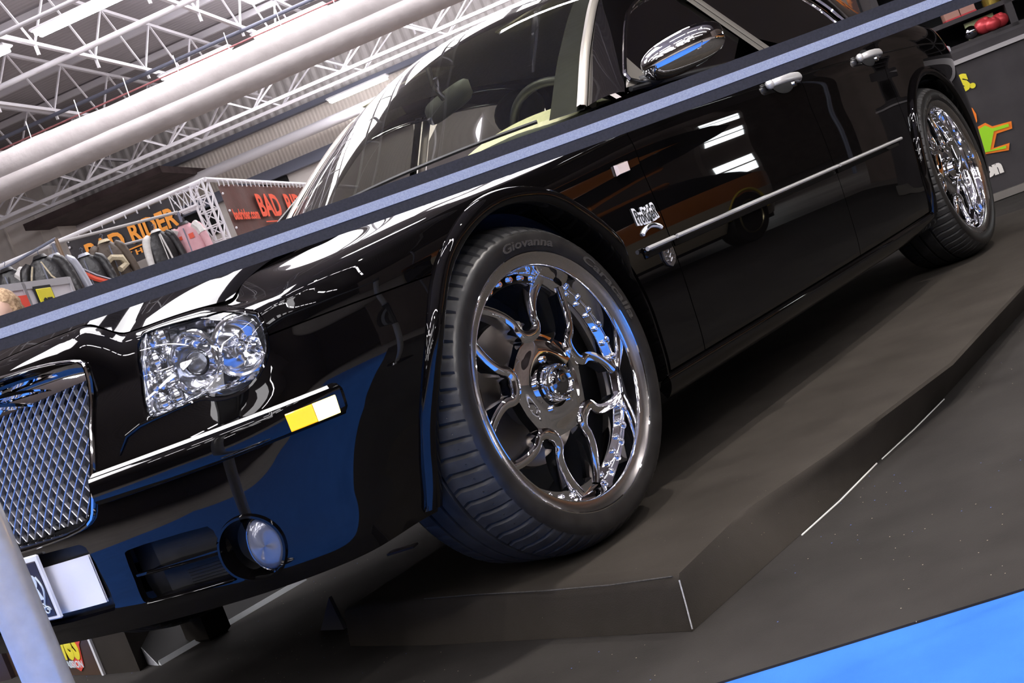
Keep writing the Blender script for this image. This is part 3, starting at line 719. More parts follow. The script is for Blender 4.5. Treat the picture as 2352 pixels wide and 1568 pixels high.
# inner body: dark mass behind shut lines and under the floor
m = MB(); m.box((-1.7, 0, .36), (1.9, 1.70, .26)); m.box((.30, 0, .52), (.60, 1.10, .40), bevel=.05); m.box((-1.7, 0, .24), (4.4, 1.0, .05)); m.box((.42, 0, .262), (.46, 1.06, .02)); m.box((-3.55, 0, .55), (.75, 1.30, .50)); m.box((.02, 0, .62), (1.0, 1.22, .30))
m.build('underbody', DARK, CAR)
for s in (-1, 1):
    m = MB(); qq = np.linspace(float(q_of_x(-.45)), float(q_of_x(-2.55)), 30); Q, Z = np.meshgrid(qq, np.linspace(.27, .90, 6), indexing='ij'); Gd = low(Q, Z)
    Gd[..., 1] -= .035; Gd[..., 1] *= s; m.grid(Gd)
    qq = np.linspace(.84, float(q_of_x(.36)), 14); Q, Z = np.meshgrid(qq, np.linspace(.55, .74, 6), indexing='ij'); Gd = low(Q, Z); n_ = nrm(Q); Gd[..., :2] -= n_ * .03; Gd[..., 1] *= s; m.grid(Gd); m.build('inner_shell', DARK, CAR)
# ---- greenhouse
RAIL = [(-.80, .715, .985), (-1.05, .660, 1.190), (-1.35, .603, 1.372), (-1.68, .585, 1.437), (-2.2, .585, 1.455), (-2.75, .58, 1.425), (-3.2, .60, 1.27), (-3.62, .64, 1.03)]
RC = catmull(RAIL, 24)
def rail(t): return np.stack([np.interp(t, np.linspace(0, 7, len(RC)), RC[:, k]) for k in range(3)], -1)
def loft_roof(t0, t1, nt, bowx, bowz, ns=49, inset=0.0):
    tt = np.linspace(t0, t1, nt); s = np.linspace(-1, 1, ns); Lr = rail(tt); G = np.zeros((ns, nt, 3)); bx = np.interp(tt, *bowx); bz = np.interp(tt, *bowz)
    for i, k in enumerate(s):
        G[i, :, 0] = Lr[:, 0] + bx * (1 - k * k); G[i, :, 1] = (Lr[:, 1] - inset) * k; G[i, :, 2] = Lr[:, 2] + bz * (1 - abs(k) ** 2.2)
    return G
BX = ([0, 2.2, 3, 5, 6, 7], [.235, .10, .0, 0, -.06, -.14]); BZ = ([0, 2.2, 3, 4, 5, 6, 7], [.03, .068, .062, .058, .055, .05, .03])
G = loft_roof(0.0, 2.15, 40, BX, BZ, inset=.010); V, F = cut_grid(G, G[..., :2], [], None)
WS = mesh_obj('windscreen', V, F, WSGLASS, CAR)
fr = MB()     # black ceramic border along the glass edge
for (a, b, c, d) in ((0, 4, 0, 40), (45, 49, 0, 40), (0, 49, 37, 40)):
    P = G[a:b, c:d].copy(); P[..., 0] -= .004; P[..., 2] -= .004; fr.grid(P)
fr.build('windscreen_border', BLACKPL, WS)
G = loft_roof(2.17, 5.0, 60, BX, BZ, inset=.0); V, F = cut_grid(G, G[..., :2], [], None); V, F = flange(V, F, .012); mesh_obj('roof', V, F, PAINT, CAR)
G2 = loft_roof(2.25, 5.0, 30, BX, BZ, inset=.03); G2[..., 2] -= .035; V, F = cut_grid(G2, G2[..., :2], [], None); mesh_obj('headlining', V, F, HEADLIN, CAR)
G = loft_roof(5.03, 6.9, 30, BX, BZ, inset=.03); V, F = cut_grid(G, G[..., :2], [], None); mesh_obj('rear_window', V, F, SIDEGLASS, CAR)
# side glass plane and window opening
def gl_y(z): return .862 - (z - 1.0) * .70
DLO = [(-.745, .978), (-.963, 1.10), (-1.21, 1.228), (-1.37, 1.288), (-1.60, 1.335), (-2.1, 1.355), (-2.45, 1.34), (-2.68, 1.30), (-2.72, 1.18), (-2.66, 1.06), (-2.64, 1.010), (-2.2, 1.004), (-1.75, .998), (-1.2, .992)]
DL = round_poly(DLO, 2)
def glp(x, z, o=0.0): return (x, gl_y(z) + o, z)
def win(poly, o):
    return [glp(x, z, o) for x, z in poly]
LG = [p for p in round_poly([(-.765, .984), (-.975, 1.10), (-1.215, 1.224), (-1.375, 1.283), (-1.60, 1.328), (-1.715, 1.338), (-1.735, 1.0)], 1)]
RG = [p for p in round_poly([(-1.815, 1.0), (-1.80, 1.345), (-2.1, 1.350), (-2.45, 1.335), (-2.67, 1.295), (-2.71, 1.18), (-2.65, 1.06), (-2.63, 1.012)], 1)]
for s in (1, -1):
    for nm, pl in (('front_window', LG), ('rear_side_window', RG)):
        m = MB(); P = [(x, s * y, z) for x, y, z in win(pl, -.012)]; m.V += P; m.F.append(tuple(range(len(P)))[::s]); m.M.append(0); m.build(nm, SIDEGLASS, CAR, smooth=False)
    m = MB(); m.tube([(x, s * (gl_y(z) + .004), z) for x, z in DL], .0065, 8, closed=True); m.build('window_trim', CHROME, CAR)
    # B pillar cover: satin, with a groove between the two door frames
    m = MB()
    for x0, x1 in ((-1.712, -1.757), (-1.765, -1.815)):
        G = [[(x, s * (gl_y(z) + .003 - .004 * abs((x - (x0 + x1) / 2) / .03) ** 2), z) for x in np.linspace(x0, x1, 7)] for z in np.linspace(.995, 1.350, 12)]; m.grid(G, flip=s < 0)
    m.build('door_pillar_cover', SATIN, CAR)
    # body frame around the windows: strip from the roof rail / belt to the opening
    inn = DL; ctr = np.array([-1.8, 1.2]); 
    idx = np.linspace(0, 7, 200)
    m = MB(); G = []
    tt = np.linspace(0.0, 6.2, 90); Rr = rail(tt)
    dlt = np.array(DLO); up = catmull([(-.725, .970)] + DLO[0:8] + [(-2.73, 1.16), (-2.70, 1.03)], 14); us = np.linspace(0, 1, len(up)); kk = np.interp(tt, [0, .55, 1.0, 1.55, 2.1, 3, 4, 4.6, 5.1, 5.5, 6.2], [0, .085, .19, .30, .38, .47, .58, .68, .80, .90, 1.0])
    ux = np.interp(kk, us, up[:, 0]); uz = np.interp(kk, us, up[:, 1])
    for i in range(len(tt)):
        a = Rr[i]; b = np.array([ux[i], gl_y(uz[i]) + .002, uz[i]]); row = []
        for j, t in enumerate(np.linspace(0, 1, 9)):
            p = a * (1 - t) + b * t; bul = math.sin(math.pi * min(1, t * 1.0)) ** .8 * .010; p = p + np.array([0, .8, .6]) * bul; row.append((p[0], s * p[1], p[2]))
        G.append(row)
    m.grid(G, flip=s > 0)
    # rear pillar down to the belt
    G = []
    for t in np.linspace(0, 1, 14):
        a = rail(np.array([6.2 + .8 * t]))[0]; bq = T(np.array([q_of_x(-2.70 - .85 * t)]))[0]
        if t == 0: bq = np.array([-2.70, gl_y(1.03) + .002, 1.03])
        G.append([tuple(np.array([a[0] * (1 - k) + bq[0] * k, s * (a[1] * (1 - k) + bq[1] * k), a[2] * (1 - k) + bq[2] * k])) for k in np.linspace(0, 1, 6)])
    m.grid(G, flip=s > 0)
    m.build('window_pillar', PAINT, CAR, sharp=60)
    # bright moulding down the windscreen edge
    Pm = rail(np.linspace(0.0, 2.3, 40)); m = MB()
    G = [[(p[0] + .012 + dx, s * (p[1] - .014 + dy), p[2] + dz) for dx, dy, dz in ((.0, -.012, .004), (.004, -.006, .010), (.002, .006, .012), (-.006, .016, .006), (-.008, .018, .0))] for p in Pm]
    m.grid(G, flip=s < 0); m.build('windscreen_moulding', SATIN, CAR)
    # belt moulding strips below the glass
    m = MB(); m.tube([(x, s * (gl_y(z) + .010), z - .006) for x, z in [(-.76, .978), (-1.2, .990), (-1.74, .997), (-2.2, 1.003), (-2.66, 1.010)]], .007, 6); m.build('window_belt_strip', BLACKPL, CAR)
# boot lid
Q, K = np.meshgrid(np.linspace(float(q_of_x(-3.45)), QMAX, 30), np.linspace(0, 1, 14), indexing='ij'); Tq = T(Q); cxx = -3.62 - .40 * np.clip((Q - q_of_x(-3.45)) / (QMAX - q_of_x(-3.45)), 0, 1)
G = np.stack([Tq[..., 0] * (1 - K) + cxx * K, Tq[..., 1] * (1 - K), Tq[..., 2] + .035 * np.sin(K * math.pi / 2)], -1); V, F = cut_grid(G, G[..., :2], [], None); V, F = both(V, F); mesh_obj('boot_lid', V, F, PAINT, CAR)
# cowl below the windscreen
G = []
for s in np.linspace(-1, 1, 41):
    yb = .80 * s; xh = -.640 + .03 * (1 - s * s); xw = -.80 + .235 * (1 - s * s) - .03
    G.append([(xh + .002, yb * .99, zhood(xh, yb) - .012), ((xh + xw) / 2, yb * .95, zhood(xh, yb) - .025), (xw - .05, .715 * s * 1.04, .978 + .03 * (1 - abs(s) ** 2.2) - .012)])
m = MB(); m.grid(G, flip=True)
COWL = m.build('cowl_panel', BLACKPL, CAR)
for y0, y1 in ((.60, .02), (.02, -.55)):      # wiper arms parked along the glass
    m = MB(); P = [(-.80 + .235 * (1 - (y / .72) ** 2) + .012, y, .990 + .022 * (1 - (y / .72) ** 2)) for y in np.linspace(y0, y1, 12)]; m.tube(P, .006, 6); m.build('wiper', BLACKPL, CAR)

# crisp shoulder line and the rounded top edge of the sill
for k, s in ((0, 1), (1, -1)):
    for x0, x1, par in ((-.20, -.594, FENDER[k]), (-.602, -1.748, FDOOR[k]), (-1.756, -2.616, RDOOR[k]), (-2.624, -3.55, QUART[k])):
        m = MB(); qq = q_of_x(np.linspace(x0, x1, 50)); P = low(qq, zM(qq)); P[:, 1] -= .0018; P[:, 1] *= s; m.tube(P, np.r_[np.linspace(.001, .0042, 12) if x0 > -.3 else np.full(12, .0042), np.full(38, .0042)], 10); m.build('shoulder_ridge', PAINT, par)
# ------------------------------------------------------------------ nose: grille, lamps, bumper strip, plate
def nose(q, z, o=0.0):
    """point o metres outside the skin at arc length q, height z"""
    P = skin_qz([q], [z])[0]; n = nrm(np.array([q]))[0]; return np.array([P[0] + n[0] * o, P[1] + n[1] * o, P[2]])
def nose_plane(q, z, o=0.0):
    """same, on the plain fascia line without the roll-over at the top"""
    p = plan(np.array([abs(q)]))[0]; n = nrm(np.array([abs(q)]))[0]; i = float(inset_front(min(z, .72))) + max(0, z - .72) * .55 - o
    return np.array([p[0] - n[0] * i, math.copysign(p[1] - n[1] * i, q), z])
def sub_poly(poly, n=4):
    P = []
    for i in range(len(poly)):
        a = np.array(poly[i]); b = np.array(poly[(i + 1) % len(poly)])
        for k in range(n): P.append(a + (b - a) * k / n)
    return np.array(P)
def rim_band(m, poly, offs, f=nose):
    """strip that follows an outline; offs = list of (shrink towards the middle, outward offset)"""
    P = np.array(poly); c = P.mean(0); G = []
    for sh, o in offs:
        row = []
        for p in P:
            d = c - p; d = d / np.linalg.norm(d); qz = p + d * sh; row.append(f(qz[0], qz[1], o))
        G.append(row)
    m.grid(np.array(G), cv=True)
GRF = round_poly([(.0, .8134), (.0816, .8134), (.1382, .8108), (.3014, .7971), (.3898, .7827), (.4260, .7720), (.4280, .7519), (.4040, .6719), (.3850, .567), (.3600, .4996), (.340, .4772), (.2901, .4659), (.17, .4622), (0, .4622)], 1)
grille_outline = [(p[0], p[1]) for p in GRF if p[0] > .002]
full = sorted([p for p in grille_outline], key=lambda p: 0)
loop = [(p[0], p[1]) for p in grille_outline]                       # right-hand run: bottom .. top is closed by mirroring
i0 = int(np.argmin([abs(p[0]) + (0 if p[1] > .7 else 9) for p in loop])); loop = loop[i0:] + loop[:i0]
if loop[1][0] < loop[0][0]: loop = loop[::-1]
GLOOP = loop + [(-p[0], p[1]) for p in loop[::-1]]
def nose_s(q, z, o=0.0):
    P = nose(abs(q), z, o); P[1] = math.copysign(P[1], q) if q else 0.0; return P
GRILLE = MB()
rim_band(GRILLE, GLOOP, [(-.005, .002), (-.002, .007), (.004, .007), (.008, .002), (.010, -.015), (.014, -.045), (.040, -.060)], nose_s)
GRO = GRILLE.build('grille', PAINT, CAR, sharp=60)
m = MB(); rim_band(m, GLOOP, [(-.006, .001), (-.005, .006), (-.001, .008), (.002, .003)], nose_s); m.build('grille_surround', CHROME, GRO)
# bright upper shell, as deep as the hood lip
m = MB(); G = []
for q in np.linspace(-.405, .405, 41):
    zt = float(np.interp(abs(q), [0, .14, .30, .39, .42], [.806, .803, .790, .775, .76])); a_ = nose_s(q, zt + .003, -.058); b_ = nose_plane(q, .738, -.019); G.append([a_ + (b_ - a_) * t + np.array([.004, 0, .004]) * math.sin(math.pi * t) for t in (0, .3, .65, 1)])
m.grid(np.array(G)); m.build('grille_upper_shell', CHROME, GRO)
# diamond mesh
MESHP = [(-.392, .742), (.392, .742), (.388, .66), (.372, .565), (.350, .502), (.322, .482), (.17, .474), (-.17, .474), (-.322, .482), (-.350, .502), (-.372, .565), (-.388, .66)]
mq = np.array(MESHP); m = MB()
pit, rise = .0305, .0370          # cell width and height
for sgn in (1, -1):
    for k in range(-40, 41):
        pts = []
        for z in np.linspace(.47, .745, 56):
            q = k * pit + sgn * (z - .6) / rise * pit
            pts.append((q, z))
        A = np.array(pts); ins = in_poly(A, MESHP); run = []
        for a, b in zip(A, ins):
            if b: run.append(a)
            elif len(run) > 1:
                break
        if len(run) > 3:
            W_ = np.array([nose_plane(a, b, -.022 + (.0015 if sgn > 0 else -.0015)) for a, b in run]); B_ = W_.copy(); n3 = np.array([.93, 0, .1])
            t = np.gradient(W_, axis=0); t /= np.linalg.norm(t, axis=1)[:, None]; sd = np.cross(t, n3)
            G = np.stack([W_ - sd * .0006 - n3 * .009, W_ - sd * .0014, W_ + n3 * .0016, W_ + sd * .0014, W_ + sd * .0006 - n3 * .009], 1); m.grid(G)
m.build('diamond_mesh', mat('satin_mesh_wire', (.62, .62, .67), .28, .75), GRO, sharp=30)
m = MB(); m.grid(np.array([[nose_plane(q, z, -.075) for z in (.46, .55, .65, .76)] for q in np.linspace(-.42, .42, 21)])); m.build('grille_backing', DARK, GRO)
# winged emblem hanging over the mesh
m = MB()
for s in (-1, 1):
    for k, (L_, z) in enumerate(((.235, .790), (.205, .776), (.170, .763))):
        A = []
        for t in np.linspace(0, 1, 12):
            q = s * (.03 + L_ * t); zz = z - .012 * t * t - .01 * k * t; w_ = .0065 * (1 - t ** 3) + .0008; p = nose_plane(q, zz, .004 - .012 * t); A.append([p + np.array([0, 0, -w_]), p + np.array([.006, 0, 0]), p + np.array([0, 0, w_])])
        m.grid(np.array(A), flip=s < 0)
m.lathe([(-.004, .0), (.006, .0), (.008, .022), (.004, .030), (-.008, .033)], 32, tuple(nose_plane(0, .775, .004)), 'x'); EMB = m.build('winged_emblem', CHROME, GRO)
# ---- head lamps
def lamp(s):
    def ms(P): P = np.array(P, float); P[..., 1] *= s; return P
    QH = np.linspace(.535, .868, 60); ZH_ = np.linspace(.598, .784, 46); Q, Z = np.meshgrid(QH, ZH_, indexing='ij')
    G = skin_qz(Q.ravel(), Z.ravel()).reshape(60, 46, 3)
    V, F = cut_grid(G, np.stack([Q, Z], -1), [HL], skin_qz, inside=True)
    V = np.array(V); V[:, 0] -= .004; V = ms(V); F = F if s > 0 else [f[::-1] for f in F]
    P = np.array(HL); c = P.mean(0); m = MB(); G = []
    for sh, o in ((.000, -.003), (.006, -.010), (.012, -.05), (.030, -.085)):      # bowl
        G.append([nose(*(p + (c - p) / np.linalg.norm(c - p) * sh), o) for p in sub_poly(HL, 1)])
    m.grid(ms(np.array(G)), cv=True); k = len(m.V); back = [nose(*(p + (c - p) / np.linalg.norm(c - p) * .030), -.085) for p in sub_poly(HL, 1)]
    m.V += [tuple(p) for p in ms(np.array(back))]; m.F.append(tuple(range(k, k + len(back)))); m.M.append(0)
    LAMP = m.build('headlight', REFLECTOR, CAR, sharp=50)
    mesh_obj('headlight_lens', V, F, CLEAR, LAMP)
    rb = MB()
    G = [[nose(*(p + (c - p) / np.linalg.norm(c - p) * sh), o) for p in sub_poly(HL, 1)] for sh, o in ((-.004, -.001), (-.002, .0015), (.003, .001), (.006, -.006))]
    rb.grid(ms(np.array(G)), cv=True); rb.build('headlight_seal', PAINT, LAMP)
    def ring(q, z, r, name, depth=-.030, tube_r=.006):
        ce = nose(q, z, depth); n = nrm(np.array([q]))[0]; ax = np.array([n[0] * .96 + .15, n[1] * .75, .10]); ax /= np.linalg.norm(ax); u, v = frame_of(ax)
        P = [ce + r * (math.cos(t) * u + math.sin(t) * v) for t in np.linspace(0, 2 * math.pi, 40, endpoint=False)]
        mm = MB(); mm.tube(ms(P), tube_r, 8, True)
        G = []      # bowl behind the ring, stepped facets
        for j, (rr, dd) in enumerate(((r, 0), (r * .88, -.016), (r * .62, -.036), (r * .34, -.046), (r * .30, -.050))):
            row = []
            for i, t in enumerate(np.linspace(0, 2 * math.pi, 40, endpoint=False)):
                w_ = 1 + .007 * (1 if (i // 2) % 2 else -1) * (0 < j < 4); row.append(ce + ax * dd + rr * w_ * (math.cos(t) * u + math.sin(t) * v))
            G.append(row)
        mm.grid(ms(np.array(G)), cv=True, flip=s < 0); mm.build(name, REFLECTOR, LAMP, sharp=30); return ce, ax
    ce, ax = ring(.668, .690, .058, 'low_beam_bowl'); mm = MB(); mm.ball(ms(ce + ax * -.012), .027, 18, 12); mm.build('projector_lens', CLEAR, LAMP)
    mm = MB(); mm.cyl(ms(ce - ax * .045), ms(ce - ax * .008), .030, .027, 24); mm.build('projector_barrel', REFLECTOR, LAMP)
    ce, ax = ring(.790, .688, .054, 'high_beam_bowl'); mm = MB(); mm.cyl(ms(ce - ax * .05), ms(ce - ax * .004), .010, .008, 12); mm.ball(ms(ce - ax * .004), .009, 12, 8); mm.build('lamp_bulb', CHROME, LAMP)
    mm = MB()     # faceted turn-signal section on the inner side
    for i, z in enumerate(np.linspace(.640, .760, 4)):
        for j, q in enumerate((.572, .600)):
            a = nose(q, z, -.030 - .012 * ((i + j) % 2)); mm.ball(ms(a), (.014, .018, .022), 10, 8)
    mm.build('turn_signal_facets', REFLECTOR, LAMP, sharp=20)
    mm = MB(); A = [[nose(q, z, o) for z, o in ((.622, -.004), (.630, -.014), (.634, -.03))] for q in np.linspace(.56, .84, 30)]; mm.grid(ms(np.array(A)), flip=s < 0); mm.build('ribbed_lens_edge', CHROME, LAMP)
    return LAMP
lamp(1); lamp(-1)
# ---- bumper strip with its side marker
def strip_sec(q):
    """the protecting strip's section: from above, round the face, to below"""
    return [nose(q, .5625, .001), nose(q, .5615, .016), nose(q, .556, .0235), nose(q, .545, .0255), nose(q, .520, .0235), nose(q, .509, .020), nose(q, .503, .012), nose(q, .5035, .0)]
for s in (1, -1):
    qs = np.linspace(.392, .942, 60); G = np.array([strip_sec(q) for q in qs]); c0 = G[0].mean(0); c1 = G[-1].mean(0)
    G = np.concatenate([[np.repeat(c0[None], 8, 0) * .2 + G[0] * .8 - np.array([.004, 0, 0])], G, [np.repeat(c1[None], 8, 0) * .3 + G[-1] * .7 + np.array([-.008, 0, 0])]]); G[..., 1] *= s
    m = MB(); m.grid(G, flip=s < 0); BS = m.build('bumper_strip', PAINT, CAR, sharp=40)
    m = MB(); A = []
    for q in np.linspace(.398, .925, 50): A.append([nose(q, .5630, .010), nose(q, .5635, .0165), nose(q, .5600, .0215), nose(q, .5575, .0245)])
    A = np.array(A); A[..., 1] *= s; m.grid(A, flip=s < 0); m.build('bright_upper_edge', BRIGHT, BS)
    for nm, qa, qb, mt in (('side_marker_reflector', .840, .888, AMBER), ('side_marker_lamp', .889, .930, AMBERLIT)):
        m = MB(); A = np.array([[nose(q, .543, .0262), nose(q, .541, .0285), nose(q, .5105, .0255), nose(q, .509, .0225)] for q in np.linspace(qa, qb, 12)]); A[..., 1] *= s; m.grid(A, flip=s < 0)
        o = m.build(nm, mt, BS)
    # raised ridge that frames the lamp from below: from the grille corner to the outer lamp edge
    m = MB(); m.tube([np.array([1, s, 1]) * nose(q, z, .001) for q, z in ((.463, .579), (.490, .607), (.530, .617), (.562, .6185), (.660, .6222))], [.003, .004, .004, .003, .002], 8); m.build('lamp_sill_ridge', PAINT, BUMPER)
    # fog lamp: deep round barrel with a slanted frosted lens
    m = MB(); G = []
    for k, o in ((1.06, .001), (1.02, .008), (.95, .008), (.90, -.002), (.86, -.05), (.80, -.07)):
        G.append([np.array([1, s, 1]) * nose(FOGC[0] + .066 * k * math.cos(a), FOGC[1] + .063 * k * math.sin(a), o) for a in np.linspace(0, 2 * math.pi, 48, endpoint=False)])
    m.grid(np.array(G), cv=True, flip=s > 0); FL = m.build('fog_lamp', PAINT, CAR, sharp=50)
    m = MB(); G = []
    cq, cz = .7115, .331; 
    for k, o in ((1.0, -.012), (.97, -.004), (.80, .004), (.5, .009), (.001, .011)):
        G.append([np.array([1, s, 1]) * nose(cq + .0375 * k * math.cos(a), cz + .053 * k * math.sin(a), o - .006 * math.cos(a)) for a in np.linspace(0, 2 * math.pi, 40, endpoint=False)])
    m.grid(np.array(G), cv=True, flip=s > 0); m.build('fog_lamp_lens', FOGGLASS, FL)
    m = MB(); m.tube([np.array([1, s, 1]) * nose(cq + .0385 * math.cos(a), cz + .054 * math.sin(a), -.010 - .006 * math.cos(a)) for a in np.linspace(0, 2 * math.pi, 40, endpoint=False)], .003, 6, True); m.build('fog_lamp_rim', DARKCHROME, FL)
    # two slotted air ducts beside the fog lamp
    DB = MB(); DB.grid(np.array([[np.array([1, s, 1]) * nose(q, z, -.05) for z in np.linspace(.27, .42, 4)] for q in np.linspace(.36, .65, 12)]), flip=s < 0)
    DB = DB.build('air_duct', BLACKPL, CAR)
    for (za, zb, qa, qb) in ((.348, .344, .432, .622), (.2915, .2885, .400, .622)):
        m = MB(); A = []
        for t in np.linspace(0, 1, 24):
            q = qa + (qb - qa) * t; z = za + (zb - za) * t; th = .012 * min(1, .25 + t * 2.2); A.append([nose(q, z - .003, -.04), nose(q, z - .002, .003), nose(q, z + .001, .0065), nose(q, z + .004, .003), nose(q + .01 * (1 - t), z + .003 + th * .5, -.035)])
        A = np.array(A); A[..., 1] *= s; m.grid(A, flip=s < 0); m.build('duct_blade', PAINT, DB, sharp=50)
    m = MB()
    for k in range(7):
        for z0 in (.355, .297):
            z = z0 + .006 * k; m.tube([np.array([1, s, 1]) * nose(q, z, -.030) for q in np.linspace(.50, .615, 6)], .0016, 4)
    m.build('duct_ribs', BLACKPL, DB)
    m = MB(); A = np.array([[np.array([1, s, 1]) * nose(q, z, -.028) for z in np.linspace(.29, .405, 3)] for q in np.linspace(.44, .622, 8)]); m.grid(A, flip=s < 0); m.build('duct_floor', DARK, DB)
    m = MB(); A = np.array([[np.array([1, s, 1]) * nose(q, z, o) for z, o in ((.346, -.001), (.3475, .002), (.352, .002), (.3535, -.004))] for q in np.linspace(.40, .62, 12)]); m.grid(A, flip=s < 0); m.build('duct_divider', PAINT, DB)
# ---- number plate: a white plate in the bumper recess, black custom panel in front of it
m = MB(); G = np.array([[nose_s(q, z, -.028) for z in np.linspace(.285, .45, 6)] for q in np.linspace(-.33, .33, 25)]); m.grid(G); m.build('plate_recess', BLACKPL, CAR)
xp = float(nose(.0, .37, 0)[0])
m = MB(); G = []
for y in np.linspace(-.262, .262, 25):
    G.append([(xp - .012 - .020 * (abs(y) / .262) ** 2 + .002 * math.sin(9 * y), y, z) for z in (.312, .316, .34, .37, .40, .410, .414)])
G = np.array(G); G[0, :, 0] -= .002; m.grid(G, flip=False); P2 = G.copy(); P2[..., 0] -= .004; m.grid(P2, flip=True); PL = m.build('number_plate', PLATEW, CAR)
m = MB(); m.box((xp + .006, -.02, .379), (.006, .332, .140), bevel=.003); FRM = m.build('custom_plate_frame', WHITE, PL)
m = MB(); m.box((xp + .0095, -.02, .377), (.004, .312, .120), bevel=.002); m.build('custom_plate_panel', PLATEB, FRM)
V, F = text_geo('ProRideR', .1, .0008, .0022, 1, .25, 'CENTER')
def plate_text(body, z, h, wd, nm, yc=-.02, shear=.2, bold=.002):
    return text_on(nm, body, (xp + .0118, yc - 0, z), (0, 1, 0), (0, 0, 1), h, PALE, FRM, .0006, bold, 1, 'CENTER', shear, fit=wd)
plate_text('ProRideR', .358, .075, .272, 'script_lettering')
plate_text('of passion', .318, .026, .12, 'small_lettering', .03, .35, .0008)
m = MB()
for k, (r, y0, z0) in enumerate(((.016, .100, .338), (.010, .085, .330), (.013, .116, .332))):
    m.tube([(xp + .0122, y0 + r * math.cos(t) * (1 - .08 * t), z0 + r * .7 * math.sin(t) * (1 - .08 * t)) for t in np.linspace(0, 8, 30)], .0016, 5)
m.tube([(xp + .0122, .118 + .012 * math.sin(t * 3), .405 - .05 * t) for t in np.linspace(0, 1.2, 16)], .002, 5)
m.build('flourish', PALE, FRM)
# ------------------------------------------------------------------ wheels
def make_wheel():
    """built round its own axle: +y outwards, the rim's outer lip at y = 0"""
    root = empty('wheel')
    # tyre
    prof = [(-.235, .288), (-.262, .292), (-.270, .315), (-.266, .345), (-.255, .360), (-.240, .3680), (-.205, .3710), (-.1975, .3712), (-.197, .3640), (-.189, .3640), (-.1885, .3714), (-.150, .3718), (-.1495, .3640), (-.1405, .3640), (-.140, .3719), (-.100, .3718), (-.0995, .3640), (-.0905, .3640), (-.090, .3708), (-.072, .3690), (-.054, .3652), (-.036, .3595), (-.020, .3525), (-.008, .3445), (.0005, .3380), (.0035, .3340), (.0062, .329), (.0080, .320), (.0076, .311), (.0055, .303), (.0036, .2955), (.002, .293), (-.004, .2915), (-.02, .288)]
    NB = 66; SEG = 6; N = NB * SEG; m = MB(); V = []; F = []; Fm = []; P = len(prof)
    for i in range(N):
        ph = i % SEG
        for k, (a, r) in enumerate(prof):
            sk = 0
            if 19 <= k <= 24:      # shoulder blocks: narrow cross grooves
                if ph == 0: r = r - (.0075 if k < 23 else .005 if k == 23 else .0015)
            if 5 <= k <= 6 and ph == 0: r -= .005
            t = 2 * math.pi * (i + (.25 * (24 - k) if 19 <= k <= 24 else 0)) / N
            V.append((r * math.cos(t), a, r * math.sin(t)))
    for i in range(N):
        for k in range(P - 1):
            F.append((i * P + k, i * P + k + 1, ((i + 1) % N) * P + k + 1, ((i + 1) % N) * P + k)); Fm.append(1 if 4 < k < 24 else 0)
    t_ = mesh_obj('tyre', V, F, [RUBBER, TREAD], root, sharp=30, midx=Fm)
    m = MB()      # siping dimples on the shoulder blocks and fine ribs on the side wall
    for i in range(NB):
        t = 2 * math.pi * (i + .55) / NB; r = .3655; m.lathe([(0, .0), (.0006, .0022), (-.001, .0034)], 8, (0, 0, 0), 'z')
        k = 24; r = .3562; c = np.array([r * math.cos(t), -.0285, r * math.sin(t)]); ax = np.array([math.cos(t) * .82, .57, math.sin(t) * .82]); u, v = frame_of(ax)
        W_ = np.array(m.V[-k:]); m.V[-k:] = [tuple(c + u * p[0] + v * p[1] + ax * (p[2])) for p in W_]
    m.build('tread_dimples', RUBBER, t_)
    m = MB(); m2 = MB()
    for i in range(0):
        if (i % 60) < 24: continue
        t = 2 * math.pi * i / 180; m.bar((.3425 * math.cos(t), .0035, .3425 * math.sin(t)), (.3485 * math.cos(t), .0016, .3485 * math.sin(t)), .0026, .0022)
    def arc_text(body, mid, r, size, wide):
        V, F = text_geo(body, size, .0012, .0006, 1, .15, 'CENTER'); V[:, 0] *= wide / (V[:, 0].max() - V[:, 0].min()); W_ = []
        for x, y, z in V:
            t = mid + x / r; rr = r + y; W_.append((rr * math.cos(t), .0078 - abs(rr - .322) * .09 + z, rr * math.sin(t)))
        mesh_obj('sidewall_lettering', W_, F, GREYTXT, t_, smooth=False)
    arc_text('Giovanna', R(98), .304, .026, .17); arc_text('Caracalla', R(152), .304, .025, .20)
    # rim: polished outer lip, barrel, bolted ring
    m = MB(); m.lathe([(-.012, .291), (-.002, .2935), (.0015, .2925), (.0022, .2905), (.0008, .2885)], 128); 
    m.build('rim_edge', CHROME, root)
    m = MB(); m.lathe([(.0008, .2885), (-.0045, .2800), (-.0075, .2700), (-.0085, .2665)], 128); m.build('rim_lip', POLISHED, root)
    m = MB(); m.lathe([(-.0085, .2665), (-.0075, .2650), (-.0100, .2632), (-.016, .2625), (-.050, .2600), (-.056, .2590), (-.058, .2570), (-.060, .2360), (-.066, .2340), (-.10, .2340), (-.235, .262), (-.24, .288)], 128); RIM = m.build('rim_barrel', CHROME, root)
    rb = MB(); rb.lathe([(.0, .0074), (.0045, .0072), (.0066, .0054), (.0066, .0034), (.0035, .0028), (.0035, .0)], 12); rb = rb.build('rim_bolt', CHROME, root, sharp=30); k = 0
    for i in range(40):
        if i % 8 in (3, 4): continue
        t = 2 * math.pi * (i + .5) / 40 + R(90); c = (.2475 * math.cos(t), -.0590, .2475 * math.sin(t)); o = rb if k == 0 else dup(rb, root); o.location = c; k += 1
    # five spokes between five U-shaped windows
    R0, R1 = .052, .252
    def half_open(rho):           # lateral half width of a window at this radius
        if rho <= .116: return 0.0
        if rho < .148: return .034 * math.sqrt(max(0, 1 - ((.148 - rho) / .032) ** 2))
        return .034 + .088 * ((rho - .148) / (R1 - .148)) ** 1.45
